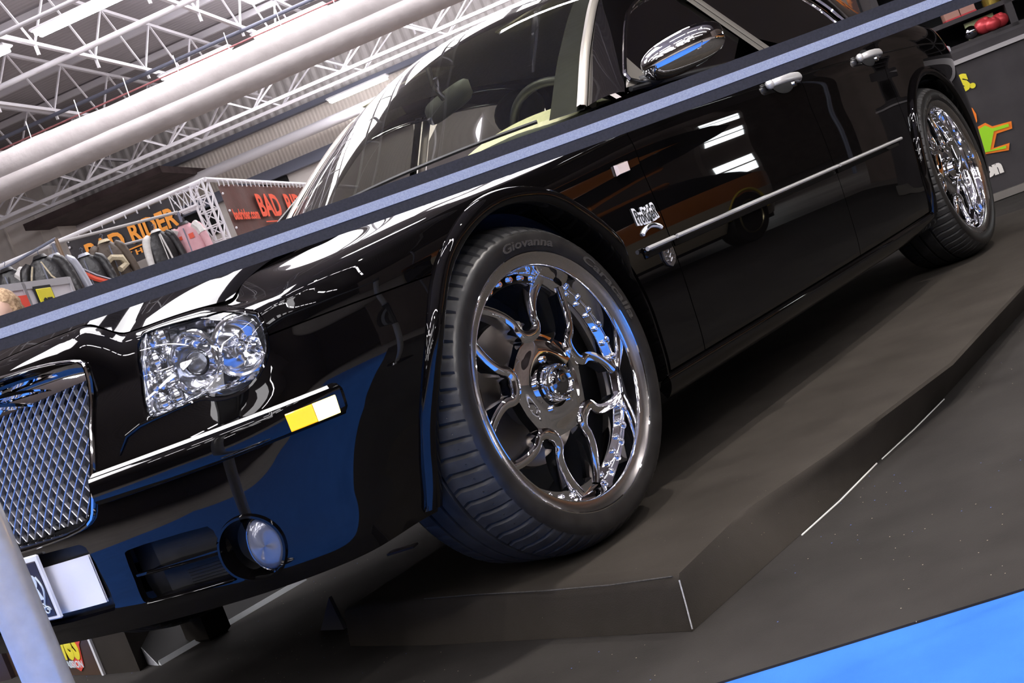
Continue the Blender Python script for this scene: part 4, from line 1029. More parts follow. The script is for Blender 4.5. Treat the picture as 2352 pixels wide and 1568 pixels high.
    rhos = np.r_[np.linspace(R0, .114, 12), .116 + .032 * (1 - np.cos(np.linspace(0, math.pi / 2, 12))), np.linspace(.152, R1, 26)]
    us = np.linspace(-1, 1, 25)
    def face_y(rho, u, hw):
        base = -.040 - .016 * sstep(.09, R1, rho) + .004 * math.sin(math.pi * np.clip((rho - R0) / (R1 - R0), 0, 1))
        a = abs(u); k = sstep(.075, .125, rho)
        ridge = .014 * k * max(0, 1 - a / .13) ** 1.0
        valley = -.017 * k * (1 - sstep(.66, .94, a))
        edge = .006 * k * sstep(.66, .94, a)
        return base + ridge + valley + edge
    FRONT = MB()      # hub disc between the windows, ending in a small bay between each pair of ribs
    for s5 in range(5):
        mid = R(270) + s5 * R(72); G = []
        for t_r in np.linspace(0, 1, 26):
            row = []
            for u in us:
                rmax = .112 + .016 * abs(u) ** 2.2; rho = R0 + (rmax - R0) * t_r; ho = math.asin(min(.99, half_open(min(rho, .148)) / rho)); t = mid + u * (R(36) - ho)
                y = -.040 - .006 * sstep(.07, .12, rho) - .004 * (1 - abs(u)) * sstep(.07, .10, rho); row.append((rho * math.cos(t), y, rho * math.sin(t)))
            G.append(row)
        G = np.array(G); FRONT.grid(G, flip=True)
        FRONT.grid(np.array([[p, p + np.array([0, -.006, 0]), p + np.array([0, -.026, 0])] for p in G[-1]]), flip=True)
    FRONT.build('spoke_hub', CHROME, root, sharp=32)
    SEC = [(-.0085, -.034), (-.0098, -.006), (-.0080, .0015), (-.0035, .0046), (0, .0052), (.0035, .0046), (.0080, .0015), (.0098, -.006), (.0085, -.034)]
    for s5 in range(5):           # rounded rib along each U-shaped window
        mid = R(90) + s5 * R(72); pts = []
        rs = np.r_[.1165 + .0315 * (1 - np.cos(np.linspace(.10, math.pi / 2, 14))), np.linspace(.154, R1, 22)]
        for sg, seq in ((1, rs[::-1]), (-1, rs)):
            for rho in seq:
                ho = math.asin(min(.99, half_open(rho) / rho)); t = mid + sg * ho
                pts.append((rho * math.cos(t), -.042 - .014 * float(sstep(.10, R1, rho)), rho * math.sin(t)))
        P = np.array(pts); tg = np.gradient(P, axis=0); tg[:, 1] = 0; tg /= np.linalg.norm(tg, axis=1)[:, None]; nr = np.stack([tg[:, 2], np.zeros(len(P)), -tg[:, 0]], 1)
        m = MB(); m.grid(np.array([[P[i] + nr[i] * a * (1.28 + .25 * math.exp(-((i - len(P) / 2) / 9) ** 2)) + np.array([0, b_, 0]) for a, b_ in SEC] for i in range(len(P))])); m.build('spoke_rib', CHROME, root, sharp=40)
    # hub: stepped collar, bolts, domed cap with a letter
    m = MB(); m.lathe([(-.046, .078), (-.042, .076), (-.0405, .066), (-.0405, .060)], 64); m.build('hub_face', CHROME, root)
    m = MB(); m.lathe([(-.042, .0445), (-.016, .0405), (-.012, .038), (-.011, .034), (-.015, .0325), (-.017, .030)], 48); CAPR = m.build('hub_collar', CHROME, root)
    m = MB()
    for i in range(10):
        t = 2 * math.pi * i / 10 + .3; m.lathe([(.0, .0035), (.003, .0032), (.004, .002), (.004, .0)], 8, (.0362 * math.cos(t), -.0118, .0362 * math.sin(t)))
    m.build('collar_bolts', CHROME, CAPR, sharp=30)
    nc = MB(); nc.lathe([(.0, .0085), (.006, .0080), (.008, .006), (.0085, .0)], 12); nc = nc.build('wheel_nut', CHROME, root, sharp=30)
    for i in range(5):
        t = R(270 + 36) + i * R(72); o = nc if i == 0 else dup(nc, root); o.location = (.058 * math.cos(t), -.041, .058 * math.sin(t))
    m = MB(); m.lathe([(-.017, .0315), (-.0135, .029), (-.0105, .020), (-.0095, .010), (-.0090, .0005)], 40); CAP = m.build('centre_cap', DARKCHROME, CAPR)
    V, F = text_geo('G', .034, .001, .0008, 1, .1, 'CENTER'); mesh_obj('cap_letter', [(-x, -.0092 + z, y - .002) for x, y, z in V], [f[::-1] for f in F], CHROME, CAP, smooth=False)
    # brake disc and hub behind the spokes
    m = MB(); m.lathe([(-.130, .075), (-.130, .168), (-.138, .170), (-.150, .170), (-.152, .075)], 72); BD = m.build('brake_disc', mat('brake_disc_iron', (.20, .175, .15), .38, .9), root)
    m = MB(); m.lathe([(-.130, .078), (-.100, .074), (-.098, .0)], 40); m.build('disc_hat', mat('disc_hat_grey', (.12, .11, .105), .55, .6), BD)
    m = MB(); G = []
    for t in np.linspace(R(150), R(215), 14): G.append([(r * math.cos(t), y, r * math.sin(t)) for r, y in ((.118, -.125), (.122, -.105), (.165, -.100), (.182, -.108), (.184, -.150))])
    m.grid(np.array(G), flip=True); m.build('brake_caliper', mat('brake_caliper_grey', (.24, .22, .20), .55, .5), root)
    m = MB(); m.lathe([(-.235, .262), (-.2, .16), (-.2, .0)], 40); m.build('rim_back', DARK, root)
    return root
WH = make_wheel(); WH.parent = CAR
st = R(2.343); cb = R(1.213); wy = .8 + .115 * math.cos(st)
def wheel_rot(o, steer, camber, right, spin=0.0):
    M = Matrix.Rotation(math.pi if right else 0, 3, 'Z') @ Matrix.Rotation(-steer if not right else -steer, 3, 'Z') @ Matrix.Rotation(camber, 3, 'X') @ Matrix.Rotation(spin, 3, 'Y')
    o.rotation_euler = M.to_euler()
WH.location = (math.sin(st) * .1, wy, WR); wheel_rot(WH, st, 0.0, False, R(2))
W2 = dup(WH, CAR, (RX, .915, WR)); wheel_rot(W2, 0, cb, False, R(31))
W3 = dup(WH, CAR, (-math.sin(st) * .1, -wy, WR)); wheel_rot(W3, st, 0.0, True, R(12))
W4 = dup(WH, CAR, (RX, -.915, WR)); wheel_rot(W4, 0, cb, True, R(50))
WH['label'] = 'front wheel with five chrome spokes, turned slightly outwards'
# ------------------------------------------------------------------ door mirror, handles, mouldings, badges
MIR = {}
for s in (1, -1):
    c = np.array([-.845, 1.030, 1.012]); m = MB(); n = 28; G = []
    # shell: superellipsoid, blunt face to the rear
    for i, ph in enumerate(np.linspace(0, math.pi, 22)):
        row = []
        for t in np.linspace(0, 2 * math.pi, n, endpoint=False):
            ex = math.sin(ph); yy = .100 * math.copysign(abs(math.cos(ph)) ** .8, math.cos(ph)); zz = .051 * math.copysign(abs(math.sin(t)) ** .75, math.sin(t)) * ex ** .7; xx = math.cos(t); xx = (.085 * xx ** .9 if xx > 0 else -.035 * (-xx) ** .5) * ex ** .7
            row.append((c[0] + xx - .10 * (yy / .118 * .5 + .0), s * (c[1] + yy), c[2] + zz + .010 * yy / .1))
        G.append(row)
    m.grid(np.array(G), cv=True, flip=s > 0); MR = m.build('door_mirror', CHROME, CAR, sharp=60)
    m = MB(); m.tube([(-.90, s * .830, .985), (-.895, s * .885, .988), (-.87, s * .935, .985), (-.86, s * .98, .995)], [.026, .022, .018, .016], 12); m.build('mirror_arm', BLACKPL, MR)
    m = MB(); P = [(-.77, .982), (-.93, .99), (-.955, 1.085), (-.945, 1.080)]
    m.V += [(x, s * (gl_y(z) - .004), z) for x, z in P]; m.F.append((0, 1, 2, 3)); m.M.append(0); m.build('mirror_sail_panel', SATIN, MR, smooth=False)
    # pull handles
    for xh, zh in ((-1.600, .886), (-2.460, .903)):
        def hp(x, z, o): P = skin_qz([float(q_of_x(x))], [z])[0]; return np.array([x, s * (P[1] + o), z])
        m = MB(); L_ = .115; A = []
        for t in np.linspace(-1, 1, 25):
            x = xh + t * L_; hh = .014 * (1 - .25 * abs(t) ** 3); o = .034 * (1 - abs(t) ** 5) + .004; z0 = zh + .003 * (1 - t * t); A.append([hp(x, z0 + hh * math.sin(a), 0) + np.array([0, s * (o + .009 * math.cos(a)), 0]) for a in np.linspace(0, 2 * math.pi, 12, endpoint=False)])
        m.grid(np.array(A), cv=True, flip=s > 0)
        for t in (-1, 1):
            m.ball(hp(xh + t * L_ * .96, zh, .012), (.018, .014, .016), 12, 8)
        H = m.build('door_handle', BRIGHT, FDOOR[0 if s > 0 else 1] if xh > -2 else RDOOR[0 if s > 0 else 1], sharp=50)
        m = MB(); G = [[hp(xh + .085 * r * math.cos(a), zh - .004 + .034 * r * math.sin(a), .0012 - .0) for a in np.linspace(0, 2 * math.pi, 28, endpoint=False)] for r in (1.0, .8, .02)]; m.grid(np.array(G), cv=True); m.build('handle_cup', DARK, H)
        m = MB(); m.cyl(hp(xh - .05, zh - .018, .012), hp(xh - .05, zh - .018, .022), .010, .009, 14); m.build('lock', CHROME, H)
    # side mouldings
    def mould(x0, x1, par, nm='side_moulding', n=40):
        m = MB(); A = []
        for x in np.linspace(x0, x1, n):
            q = float(q_of_x(x)); z = .561 + .006 * (-x - .6) / 1.8; y = float(low(np.array([q]), np.array([z]))[0, 1]); e = min(1, .25 + min(abs(x - x0), abs(x - x1)) / .02)
            A.append([(x, s * (y + o * e), z + dz) for o, dz in ((0, -.0175), (.009, -.015), (.011, -.004), (.016, .0), (.0165, .006), (.013, .0105), (.004, .0115), (0, .0115))])
        m.grid(np.array(A), flip=s > 0); return m.build(nm, PAINT, par, sharp=35)
    def mchrome(x0, x1, par, n=40):
        m = MB(); m.tube([(x, s * (float(low(np.array([float(q_of_x(x))]), np.array([.5665]))[0, 1]) + .0155), .5665 + .006 * (-x - .6) / 1.8) for x in np.linspace(x0, x1, n)], .0058, 8); return m.build('chrome_strip', BRIGHT, par)
    k = 0 if s > 0 else 1
    for (x0, x1, par) in ((-.452, -.592, FENDER[k]), (-.606, -1.744, FDOOR[k]), (-1.760, -2.44, RDOOR[k])):
        mchrome(x0, x1, mould(x0, x1, par))
    # side repeater lamp behind the wheel arch
    m = MB(); G = []
    for xx, zz in ((-.470, .759), (-.470, .786), (-.530, .789), (-.530, .762)):
        q = float(q_of_x(xx)); G.append(skin_qz([q], [zz])[0])
    G = np.array(G); cen = G.mean(0); P0 = G + np.array([0, .001, 0]); P1 = cen + (G - cen) * .86 + np.array([0, .010, 0]); P0[:, 1] *= s; P1[:, 1] *= s
    m.V += [tuple(p) for p in P0] + [tuple(p) for p in P1]; m.F += [(4, 5, 6, 7)] + [(i, (i + 1) % 4, 4 + (i + 1) % 4, 4 + i) for i in range(4)]; m.M += [0] * 5
    m.build('side_repeater', mat('frosted_repeater', (.85, .72, .68), .15, 0, coat=1), FENDER[k], smooth=False)
    # badges
    def badge_text(body, x, z, h, wd, nm, par, mt, fith=None):
        V, F = text_geo(body, h, .0016, .0018, 1, 0, 'CENTER'); V[:, 0] *= wd / (V[:, 0].max() - V[:, 0].min()); W_ = []
        for px, py, pz in V:
            xx = x - px * 1.0; q = float(q_of_x(xx)); y = float(low(np.array([q]), np.array([z + py]))[0, 1]); W_.append((xx, s * (y + .0024 + pz), z + py))
        return W_, F
    def badge(body, x, z, h, wd, hh, lift, mt, par, bold, nm):
        V, F = text_geo(body, h, .0008, bold, 1, 0, 'CENTER'); V[:, 0] *= wd / (V[:, 0].max() - V[:, 0].min()); V[:, 1] -= V[:, 1].min(); V[:, 1] *= hh / V[:, 1].max(); W_ = []
        for px, py, pz in V:
            xx = x - s * px; q = float(q_of_x(xx)); y = float(low(np.array([q]), np.array([z + py]))[0, 1]); W_.append((xx, s * (y + lift + pz), z + py + .02 * (px / wd) ** 2))
        return mesh_obj(nm, W_, F, mt, par, smooth=False)
    BG = badge('ProRideR', -.524, .622, .05, .112, .046, .0018, WHITE, FENDER[k], .0055, 'script_badge')
    badge('ProRideR', -.524, .627, .05, .102, .034, .0030, DARK, BG, .0002, 'badge_lettering')
    def yb(x, z): return float(low(np.array([float(q_of_x(x))]), np.array([z]))[0, 1])
    m = MB(); m.tube([(-.478 - .095 * t, s * (yb(-.478 - .095 * t, .610) + .0015), .602 + .014 * math.sin(math.pi * t) ** .7) for t in np.linspace(0, 1, 14)], [.006] * 14, 6); m.build('badge_car_outline', WHITE, BG)
    m = MB(); m.tube([(-.490 - .07 * t, s * (yb(-.490 - .07 * t, .610) + .006), .606 + .012 * math.sin(math.pi * t) ** .7) for t in np.linspace(0, 1, 12)], [.0005, .001, .002, .003, .003, .003, .003, .003, .003, .002, .001, .0005], 6); m.build('badge_car', DARK, BG)
    m = MB(); pl = [(-.530, .548), (-.585, .548), (-.586, .522), (-.574, .508), (-.556, .500), (-.538, .508), (-.529, .522)]
    base = np.array([(xx, float(low(np.array([float(q_of_x(xx))]), np.array([zz]))[0, 1]) + .001, zz) for xx, zz in pl]); top = base + np.array([0, .005, 0]); base[:, 1] *= s; top[:, 1] *= s; n = len(pl)
    m.V += [tuple(p) for p in base] + [tuple(p) for p in top]; m.F += [tuple(range(n, 2 * n))] + [(i, (i + 1) % n, n + (i + 1) % n, n + i) for i in range(n)]; m.M += [0] * (n + 1)
    SB = m.build('shield_badge', mat('pewter_badge', (.34, .34, .36), .25, .9), FENDER[k], smooth=False)
    m = MB()
    for k2, zz in enumerate((.538, .526, .515)): 
        yv = float(top[0, 1]) * s + .001; m.tube([(-.540, s * yv, zz + .004), (-.552, s * yv, zz - .004), (-.566, s * yv, zz + .006), (-.577, s * yv, zz)], .0016, 6)
    m.build('shield_relief', CHROME, SB)
# ------------------------------------------------------------------ cabin
m = MB(); G = []
for y in np.linspace(-.70, .70, 41):
    bow = .20 * (1 - (y / .7) ** 2); G.append([(-.80 + bow + .02, y, .965), (-.92 + bow * .8, y, .992 + .012 * math.cos(y * 3)), (-1.05 + bow * .5, y, .995 + .030 * math.exp(-((y - .36) / .20) ** 2)), (-1.14 + bow * .3, y, .965), (-1.16 + bow * .2, y, .80), (-1.10, y, .60)])
m.grid(np.array(G)); DASH = m.build('dashboard', DASHM, CAR)
m = MB(); G = []
for t in np.linspace(0, 1, 17):      # cream pad over the instruments
    y = .10 + .52 * t; h = math.sin(math.pi * t) ** .6; G.append([(-.88, y, .985), (-.96 - .02 * h, y, 1.010 + .045 * h), (-1.09 - .02 * h, y, 1.010 + .050 * h), (-1.13, y, .985)])
m.grid(np.array(G)); m.build('instrument_cowl', CREAM, DASH)
m = MB(); ctr = np.array([-1.20, .37, .985]); ax = np.array([-.90, 0, .42]); u, v = frame_of(ax)
m.tube([ctr + .185 * (math.cos(t) * u + math.sin(t) * v) for t in np.linspace(0, 2 * math.pi, 48, endpoint=False)], .015, 10, True)
for t in (0, 2.1, 4.2): m.tube([ctr, ctr + .18 * (math.cos(t) * u + math.sin(t) * v)], .012, 8)
m.ball(ctr, (.05, .07, .06), 14, 10); m.build('steering_wheel', BLACKPL, CAR)
for y in (.37, -.37):
    m = MB(); m.box((-1.62, y, .62), (.50, .50, .20), bevel=.05); ST = m.build('seat', DASHM, CAR)
    m = MB(); G = []
    for z, dx, wd in ((.60, 0, .24), (.75, -.04, .25), (.95, -.10, .24), (1.10, -.15, .20), (1.16, -.17, .14)):
        G.append([(-1.86 + dx + .07 * math.cos(t) * (1 if z < 1.12 else .5), y + wd * math.sin(t), z) for t in np.linspace(0, 2 * math.pi, 20, endpoint=False)])
    m.grid(np.array(G), cv=True); m.build('backrest', DASHM, ST)
    m = MB(); m.ball((-2.06, y, 1.24), (.05, .13, .09), 14, 10); m.build('headrest', DASHM, ST)
m = MB(); m.box((-2.75, 0, .78), (.25, 1.25, .62), bevel=.06); m.build('rear_bench', DASHM, CAR)
# rear-view mirror on its stalk, sun visors, grab rail
m = MB(); A = []
for t in np.linspace(-1, 1, 15):
    e = (1 - abs(t) ** 4) ** .5; A.append([(-1.125 + .022 * math.cos(a) * e + .010 * t, .02 + .118 * t, 1.236 + .040 * math.sin(a) * (.55 + .45 * e) + .012 * t) for a in np.linspace(0, 2 * math.pi, 14, endpoint=False)])
m.grid(np.array(A), cv=True); RV = m.build('rear_view_mirror', mat('mirror_housing', (.014, .015, .016), .5), CAR)
m = MB(); m.tube([(-1.11, .02, 1.25), (-1.08, .02, 1.30), (-1.09, .02, 1.36)], .010, 8); m.build('mirror_stalk', BLACKPL, RV)
for y in (.34, -.34):
    m = MB(); m.box((-1.40, y, 1.408), (.15, .36, .016), bevel=.007); SV = m.build('sun_visor', HEADLIN, CAR)
    SV.rotation_euler = (0, 0, 0)
for s in (1, -1):
    m = MB(); G = []
    for t in np.linspace(.25, 2.6, 24):
        p = rail(np.array([t]))[0]; G.append([(p[0] - .02, s * (p[1] - .035), p[2] - .012), (p[0] - .035, s * (p[1] - .045), p[2] - .03), (p[0] - .06, s * (p[1] - .035), p[2] - .06)])
    m.grid(np.array(G), flip=s < 0); m.build('pillar_trim', HEADLIN, CAR)
# ------------------------------------------------------------------ stand with banners and jackets (far left)
BANB = noise_mat('black_banner_cloth', (.018, .014, .018), (.03, .025, .03), 3, .6, .3, bscale=6, bdist=.02)
BANR = noise_mat('brown_red_banner_cloth', (.070, .019, .013), (.10, .028, .020), 3, .6, .3, bscale=6, bdist=.02)
ORANGE = mat('orange_lettering', (.95, .36, .045), .6); REDL = mat('red_orange_lettering', (.80, .085, .03), .6)
def box_truss(L, axis, w=.24, r=.022, cell=.26):
    """lattice girder along +x or +z starting at the origin"""
    m = MB(); n = max(2, int(L / cell)); h = w / 2
    def p(a, b, c): return (a, b, c) if axis == 'x' else (b, c, a)
    for b, c in ((-h, -h), (h, -h), (h, h), (-h, h)): m.cyl(p(0, b, c), p(L, b, c), r, None, 8)
    for i in range(n):
        a0, a1 = L * i / n, L * (i + 1) / n
        for (b0, c0, b1, c1) in ((-h, -h, h, -h), (h, -h, h, h), (h, h, -h, h), (-h, h, -h, -h)):
            m.cyl(p(a0, b0, c0), p(a1, b1, c1), r * .45, None, 5); m.cyl(p(a0, b0, c0), p(a0, b1, c1), r * .45, None, 5)
    return m
DS = 17.0; uc, zc_ = at(470, 412, DS)
root = empty('exhibition_truss', hall(uc, DS, 0), HALL_YAW); tag(root, 'silver lattice truss frame of the stand hung with banners', 'truss')
m = box_truss(zc_, 'z', .22, .022, .22); m.xf(np.array([[1, 0, 0, -.12], [0, 1, 0, 0], [0, 0, 1, 0], [0, 0, 0, 1]])); m.build('truss_leg', STEELW, root)
m = box_truss(.36, 'x', .30, .02, .12); m.xf(np.array([[1, 0, 0, -.56], [0, 1, 0, 0], [0, 0, 1, zc_ - .17], [0, 0, 0, 1]])); m.build('corner_girder', STEELW, root)
u0, z0 = at(-40, 627, DS)
m = MB(); m.cyl((u0 - uc - 1, 0, zc_), (0, 0, zc_), .035, None, 10); m.build('banner_pole', STEELW, root)
m = MB(); m.cyl((0, 0, zc_), (0, 8, zc_ - .05), .035, None, 10); m.build('banner_pole', STEELW, root)
m = MB(); m.cyl((-.75, -.1, 2.55), (-.2, -.1, 2.95), .02, None, 8); m.build('brace', STEELW, root)
def banner(name, label, u, d, z, rz, wd, ht, mt, lines):
    r = empty(name, hall(u, d, z), HALL_YAW + rz); tag(r, label, 'banner')
    G = [[(x, .02 * math.sin(x * 7) * (1 - k), -k * ht) for k in np.linspace(0, 1, 8)] for x in np.linspace(0, wd, 30)]
    m = MB(); m.grid(np.array(G)); m.build('cloth', mt, r)
    m = MB()
    for x in np.linspace(.04, wd - .04, max(4, int(wd / .18))): m.tube([(x, -.01, -.03), (x, -.02, .05), (x, .03, .05)], .012, 5)
    for k in np.linspace(.15, .95, 4):
        for x in (.03, wd - .03): m.ball((x, -.02, -k * ht), .02, 6, 5)
    m.build('eyelets', STEELW, r)
    for nm, body, x, zz, h, w_, lm in lines: text_on(nm, body, (x, -.035, zz), (1, 0, 0), (0, 0, 1), h, lm, r, .002, .030 * h, fit=w_, fith=h * .72)
    return r
ub0, zb0 = at(148, 546, DS); ub1, zb1 = at(398, 440, DS); wdb = ub1 - ub0; htb = zc_ - .05 - at(402, 565, DS)[1]
b1 = banner('hanging_banner', 'black banner with orange lettering behind the clothes rack', ub0, DS, zc_ - .05, 0, wdb, htb, BANB,
    [('lettering', 'BAD', .13 * wdb, -.63 * htb, .43 * htb / .72, .34 * wdb, ORANGE), ('lettering', 'RIDER', .53 * wdb, -.60 * htb, .43 * htb / .72, .42 * wdb, ORANGE), ('lettering', 'DIECAST HOT ROD', .14 * wdb, -.86 * htb, .12 * htb / .72, .80 * wdb, ORANGE)])
m = MB(); m.box((.54 * wdb, -.036, -.70 * htb), (.80 * wdb, .003, .02)); m.build('rule', ORANGE, b1, False)
# the receding second banner
def depth_at(px, py, u):
    r_ = ray(px, py); t = (u - 0.0) / float(r_[:2] @ HU); return t * float(r_[:2] @ HD), CAM_POS[2] + r_[2] * t
dB0, zB0 = depth_at(492, 415, uc); dB1, zB1 = depth_at(700, 425, uc); dB2, zB2 = depth_at(600, 520, uc)
wB = dB1 - dB0; hB = zc_ - .06 - 2.55
b2 = banner('hanging_banner', 'brown-red banner with dark red lettering right of the truss leg', uc + .02, dB0, zc_ - .08, math.pi / 2, wB, hB, BANR,
    [('lettering', 'BAD', .30 * wB, -.52 * hB, .38 * hB / .72, .24 * wB, REDL), ('lettering', 'RIDER', .62 * wB, -.52 * hB, .38 * hB / .72, .34 * wB, REDL), ('lettering', 'badrider.com', .02 * wB, -.56 * hB, .17 * hB / .72, .25 * wB, REDL), ('lettering', 'DIECAST HOT ROD', .42 * wB, -.80 * hB, .12 * hB / .72, .5 * wB, REDL)])
m = MB(); m.box((.62 * wB, -.036, -.62 * hB), (.6 * wB, .003, .02)); m.build('rule', REDL, b2, False)
# clothes rail and jackets
GREYR = mat('grey_rail', (.42, .40, .40), .45)
ur0, zr0 = at(128, 556, 15.6)
rk = empty('clothes_rail', hall(ur0, 15.6, 0), HALL_YAW); tag(rk, 'tall grey clothes rail in front of the black banner', 'clothes rail')
du = at(408, 487, 16.6)[0] - ur0; dz = at(408, 487, 16.6)[1]
m = MB(); m.cyl((-.1, 0, zr0), (du, 1.0, dz), .022, None, 8); m.build('rail', GREYR, rk)
m = MB(); m.cyl((.5, .2, zr0 - .32), (du, 1.02, dz - .26), .018, None, 8); m.build('rail', GREYR, rk)
for x, y, z in ((-.05, 0, zr0), (du, 1.0, dz)):
    m = MB(); m.cyl((x, y, 0), (x, y, z), .022, None, 8); m.build('upright', STEELD, rk)
LEATH = noise_mat('black_leather', (.012, .011, .012), (.03, .028, .03), 9, .38, .5, bscale=14, bdist=.02)
PINK = noise_mat('pink_fabric', (.62, .33, .37), (.70, .40, .44), 7, .7, .4, bscale=10, bdist=.02)
BROWN = noise_mat('brown_leather', (.075, .055, .042), (.11, .082, .062), 8, .5, .5, bscale=12, bdist=.02)
FLEECE = noise_mat('cream_fleece', (.55, .47, .32), (.68, .60, .44), 60, .95, .6)
OFFW = noise_mat('off_white_leather', (.62, .60, .58), (.74, .72, .70), 20, .5)
REDF = mat('red_trim_fabric', (.72, .085, .04), .5); SILV = mat('silver_leather', (.55, .57, .66), .35, .3)
def jacket(name, label, px, py, d, rz, body, extra, sc=1.0):
    """a jacket on its hanger: hook at the given pixel of plane d; body hangs below"""
    u, z = at(px, py, d); z -= .03; r = empty(name, hall(u, d, z), HALL_YAW + rz); tag(r, label, 'jacket', 'jackets on the rails')
    W_, H_ = .46 * sc, .72 * sc; m = MB(); G = []
    for k in np.linspace(0, 1, 14):
        zz = -.06 * sc - k * H_; hw = (.065 + (.195 - .065) * min(1, k / .17) ** .9 if k < .17 else .195 + .012 * math.sin((k - .16) * 5)) * sc; dp = (.040 + .045 * min(1, k / .3)) * sc
        G.append([(hw * math.cos(t) * (1 + .03 * math.sin(5 * t + 9 * k)), -dp * math.sin(t) * (1 + .10 * math.sin(7 * t + 5 * k)), zz) for t in np.linspace(0, 2 * math.pi, 26, endpoint=False)])
    m.grid(np.array(G), cv=True); m.build('body', body, r)
    for s in (-1, 1):
        m = MB(); P = [(s * .13 * sc, 0, -.105 * sc), (s * .195 * sc, -.005, -.18 * sc), (s * .235 * sc, -.02, -.34 * sc), (s * .260 * sc, -.04, -.54 * sc), (s * .270 * sc, -.06, -.72 * sc)]
        m.tube(catmull(P, 5), np.interp(np.linspace(0, 1, 21), [0, .2, 1], [.042 * sc, .062 * sc, .046 * sc]), 14); m.build('sleeve', body if extra.get('sleeve') is None or (extra.get('one') and s > 0) else extra['sleeve'], r)
    m = MB(); G = []
    for t in np.linspace(-2.5, 2.5, 20): G.append([(.062 * sc * math.sin(t), -.050 * sc * math.cos(t), -.075 * sc), (.060 * sc * math.sin(t), -.052 * sc * math.cos(t), -.035 * sc), (.085 * sc * math.sin(t), -.075 * sc * math.cos(t), -.075 * sc)])
    m.grid(np.array(G)); m.build('collar', extra.get('collar', body), r)
    m = MB(); m.box((0, -.088 * sc, -.44 * sc), (.014 * sc, .012, .62 * sc)); m.build('zip', extra.get('zip', STEELD), r, False)
    m = MB(); m.tube([(0, 0, -.06 * sc), (0, 0, .0), (.02, 0, .03), (.0, 0, .05), (-.02, 0, .035)], .005, 5); m.build('hook', STEELD, r)
    for nm, mt, pts, rr in extra.get('stripes', ()):
        m = MB(); m.tube([(x * sc, y * sc, z_ * sc) for x, y, z_ in pts], rr * sc, 6); m.build(nm, mt, r)
    for nm, mt, c, dm in extra.get('patches', ()):
        m = MB(); m.box(tuple(k * sc for k in c), tuple(k * sc for k in dm)); m.build(nm, mt, r, False)
    return r
jacket('biker_jacket', 'pink jacket with white shoulders and red badges on the rail', 416, 500, 16.4, .05, PINK, dict(collar=LEATH, patches=(('chest_badge', REDF, (.075, -.086, -.27), (.075, .008, .075)), ('chest_badge', REDF, (-.085, -.086, -.25), (.04, .008, .05))), stripes=(('shoulder_panel', OFFW, ((.14, -.008, -.11), (.20, -.012, -.19), (.225, -.02, -.28)), .066), ('shoulder_panel', OFFW, ((-.14, -.008, -.11), (-.20, -.012, -.19), (-.225, -.02, -.28)), .066)))), 
jacket('biker_jacket', 'black jacket with white collar, white sleeve and zip beside the pink one', 352, 518, 16.1, .75, LEATH, dict(collar=OFFW, sleeve=OFFW, one=True, zip=OFFW, stripes=(('white_piping', OFFW, ((.02, -.075, -.12), (.05, -.092, -.40), (.08, -.092, -.75)), .014),)), .95)
jacket('flying_jacket', 'brown leather flying jacket with cream fleece cuffs', 232, 540, 15.6, .95, BROWN, dict(collar=FLEECE, stripes=(('fleece_lining', FLEECE, ((-.16, -.10, -.36), (-.06, -.16, -.30), (.06, -.16, -.33), (.10, -.14, -.42), (-.02, -.17, -.47)), .042),)), 1.1)
jacket('biker_jacket', 'black jacket with a red and silver diagonal band', 186, 572, 15.2, .3, LEATH, dict(collar=SILV, stripes=(('red_band', REDF, ((-.15, -.085, -.20), (.05, -.10, -.40), (.24, -.08, -.54)), .034), ('silver_band', SILV, ((-.12, -.09, -.155), (.08, -.105, -.36), (.26, -.08, -.50)), .010))), 1.05)
jacket('biker_jacket', 'black leather jacket with cream piping above the grey panel wall', 84, 574, 14.0, .45, LEATH, dict(stripes=(('cream_piping', FLEECE, ((-.10, -.07, -.14), (-.17, -.08, -.30), (-.16, -.08, -.60)), .010), ('cream_piping', FLEECE, ((.0, -.085, -.12), (.05, -.092, -.30), (.15, -.075, -.45)), .010), ('cream_piping', FLEECE, ((-.12, -.08, -.58), (-.07, -.092, -.45), (.06, -.092, -.42), (.14, -.08, -.55)), .010))), 1.15)
jacket('biker_jacket', 'black and silver jacket hanging nearest to the brown rail post', 118, 572, 14.5, 1.1, LEATH, dict(collar=SILV, sleeve=SILV, stripes=(('silver_band', SILV, ((-.08, -.075, -.14), (.02, -.092, -.30), (.08, -.09, -.55)), .02),)), 1.1)
jacket('biker_jacket', 'black jacket with white lettered sleeves at the left picture edge', 8, 604, 14.0, .1, LEATH, dict(sleeve=OFFW, one=False, stripes=(('white_band', OFFW, ((.12, -.04, -.14), (.20, -.05, -.25), (.25, -.06, -.42)), .05),)), 1.15)
rk2 = empty('clothes_rail', hall(at(0, 608, 14.2)[0] - .3, 14.2, 0), HALL_YAW); tag(rk2, 'dark clothes rail behind the grey panel wall', 'clothes rail')
zz = at(60, 590, 14.2)[1]; xb_ = at(137, 570, 14.5)[0] - (at(0, 608, 14.2)[0] - .3); m = MB(); m.cyl((0, 0, zz - .06), (xb_, .3, zz + .12), .02, None, 8); m.build('rail', STEELD, rk2)
m = MB(); m.cyl((xb_, .3, 0), (xb_, .3, zz + .12), .024, None, 8); m.build('upright', mat('brown_post', (.20, .13, .08), .5), rk2)
m = MB(); m.cyl((.02, .01, 0), (.02, .01, zz), .022, None, 8); m.build('upright', STEELD, rk2)
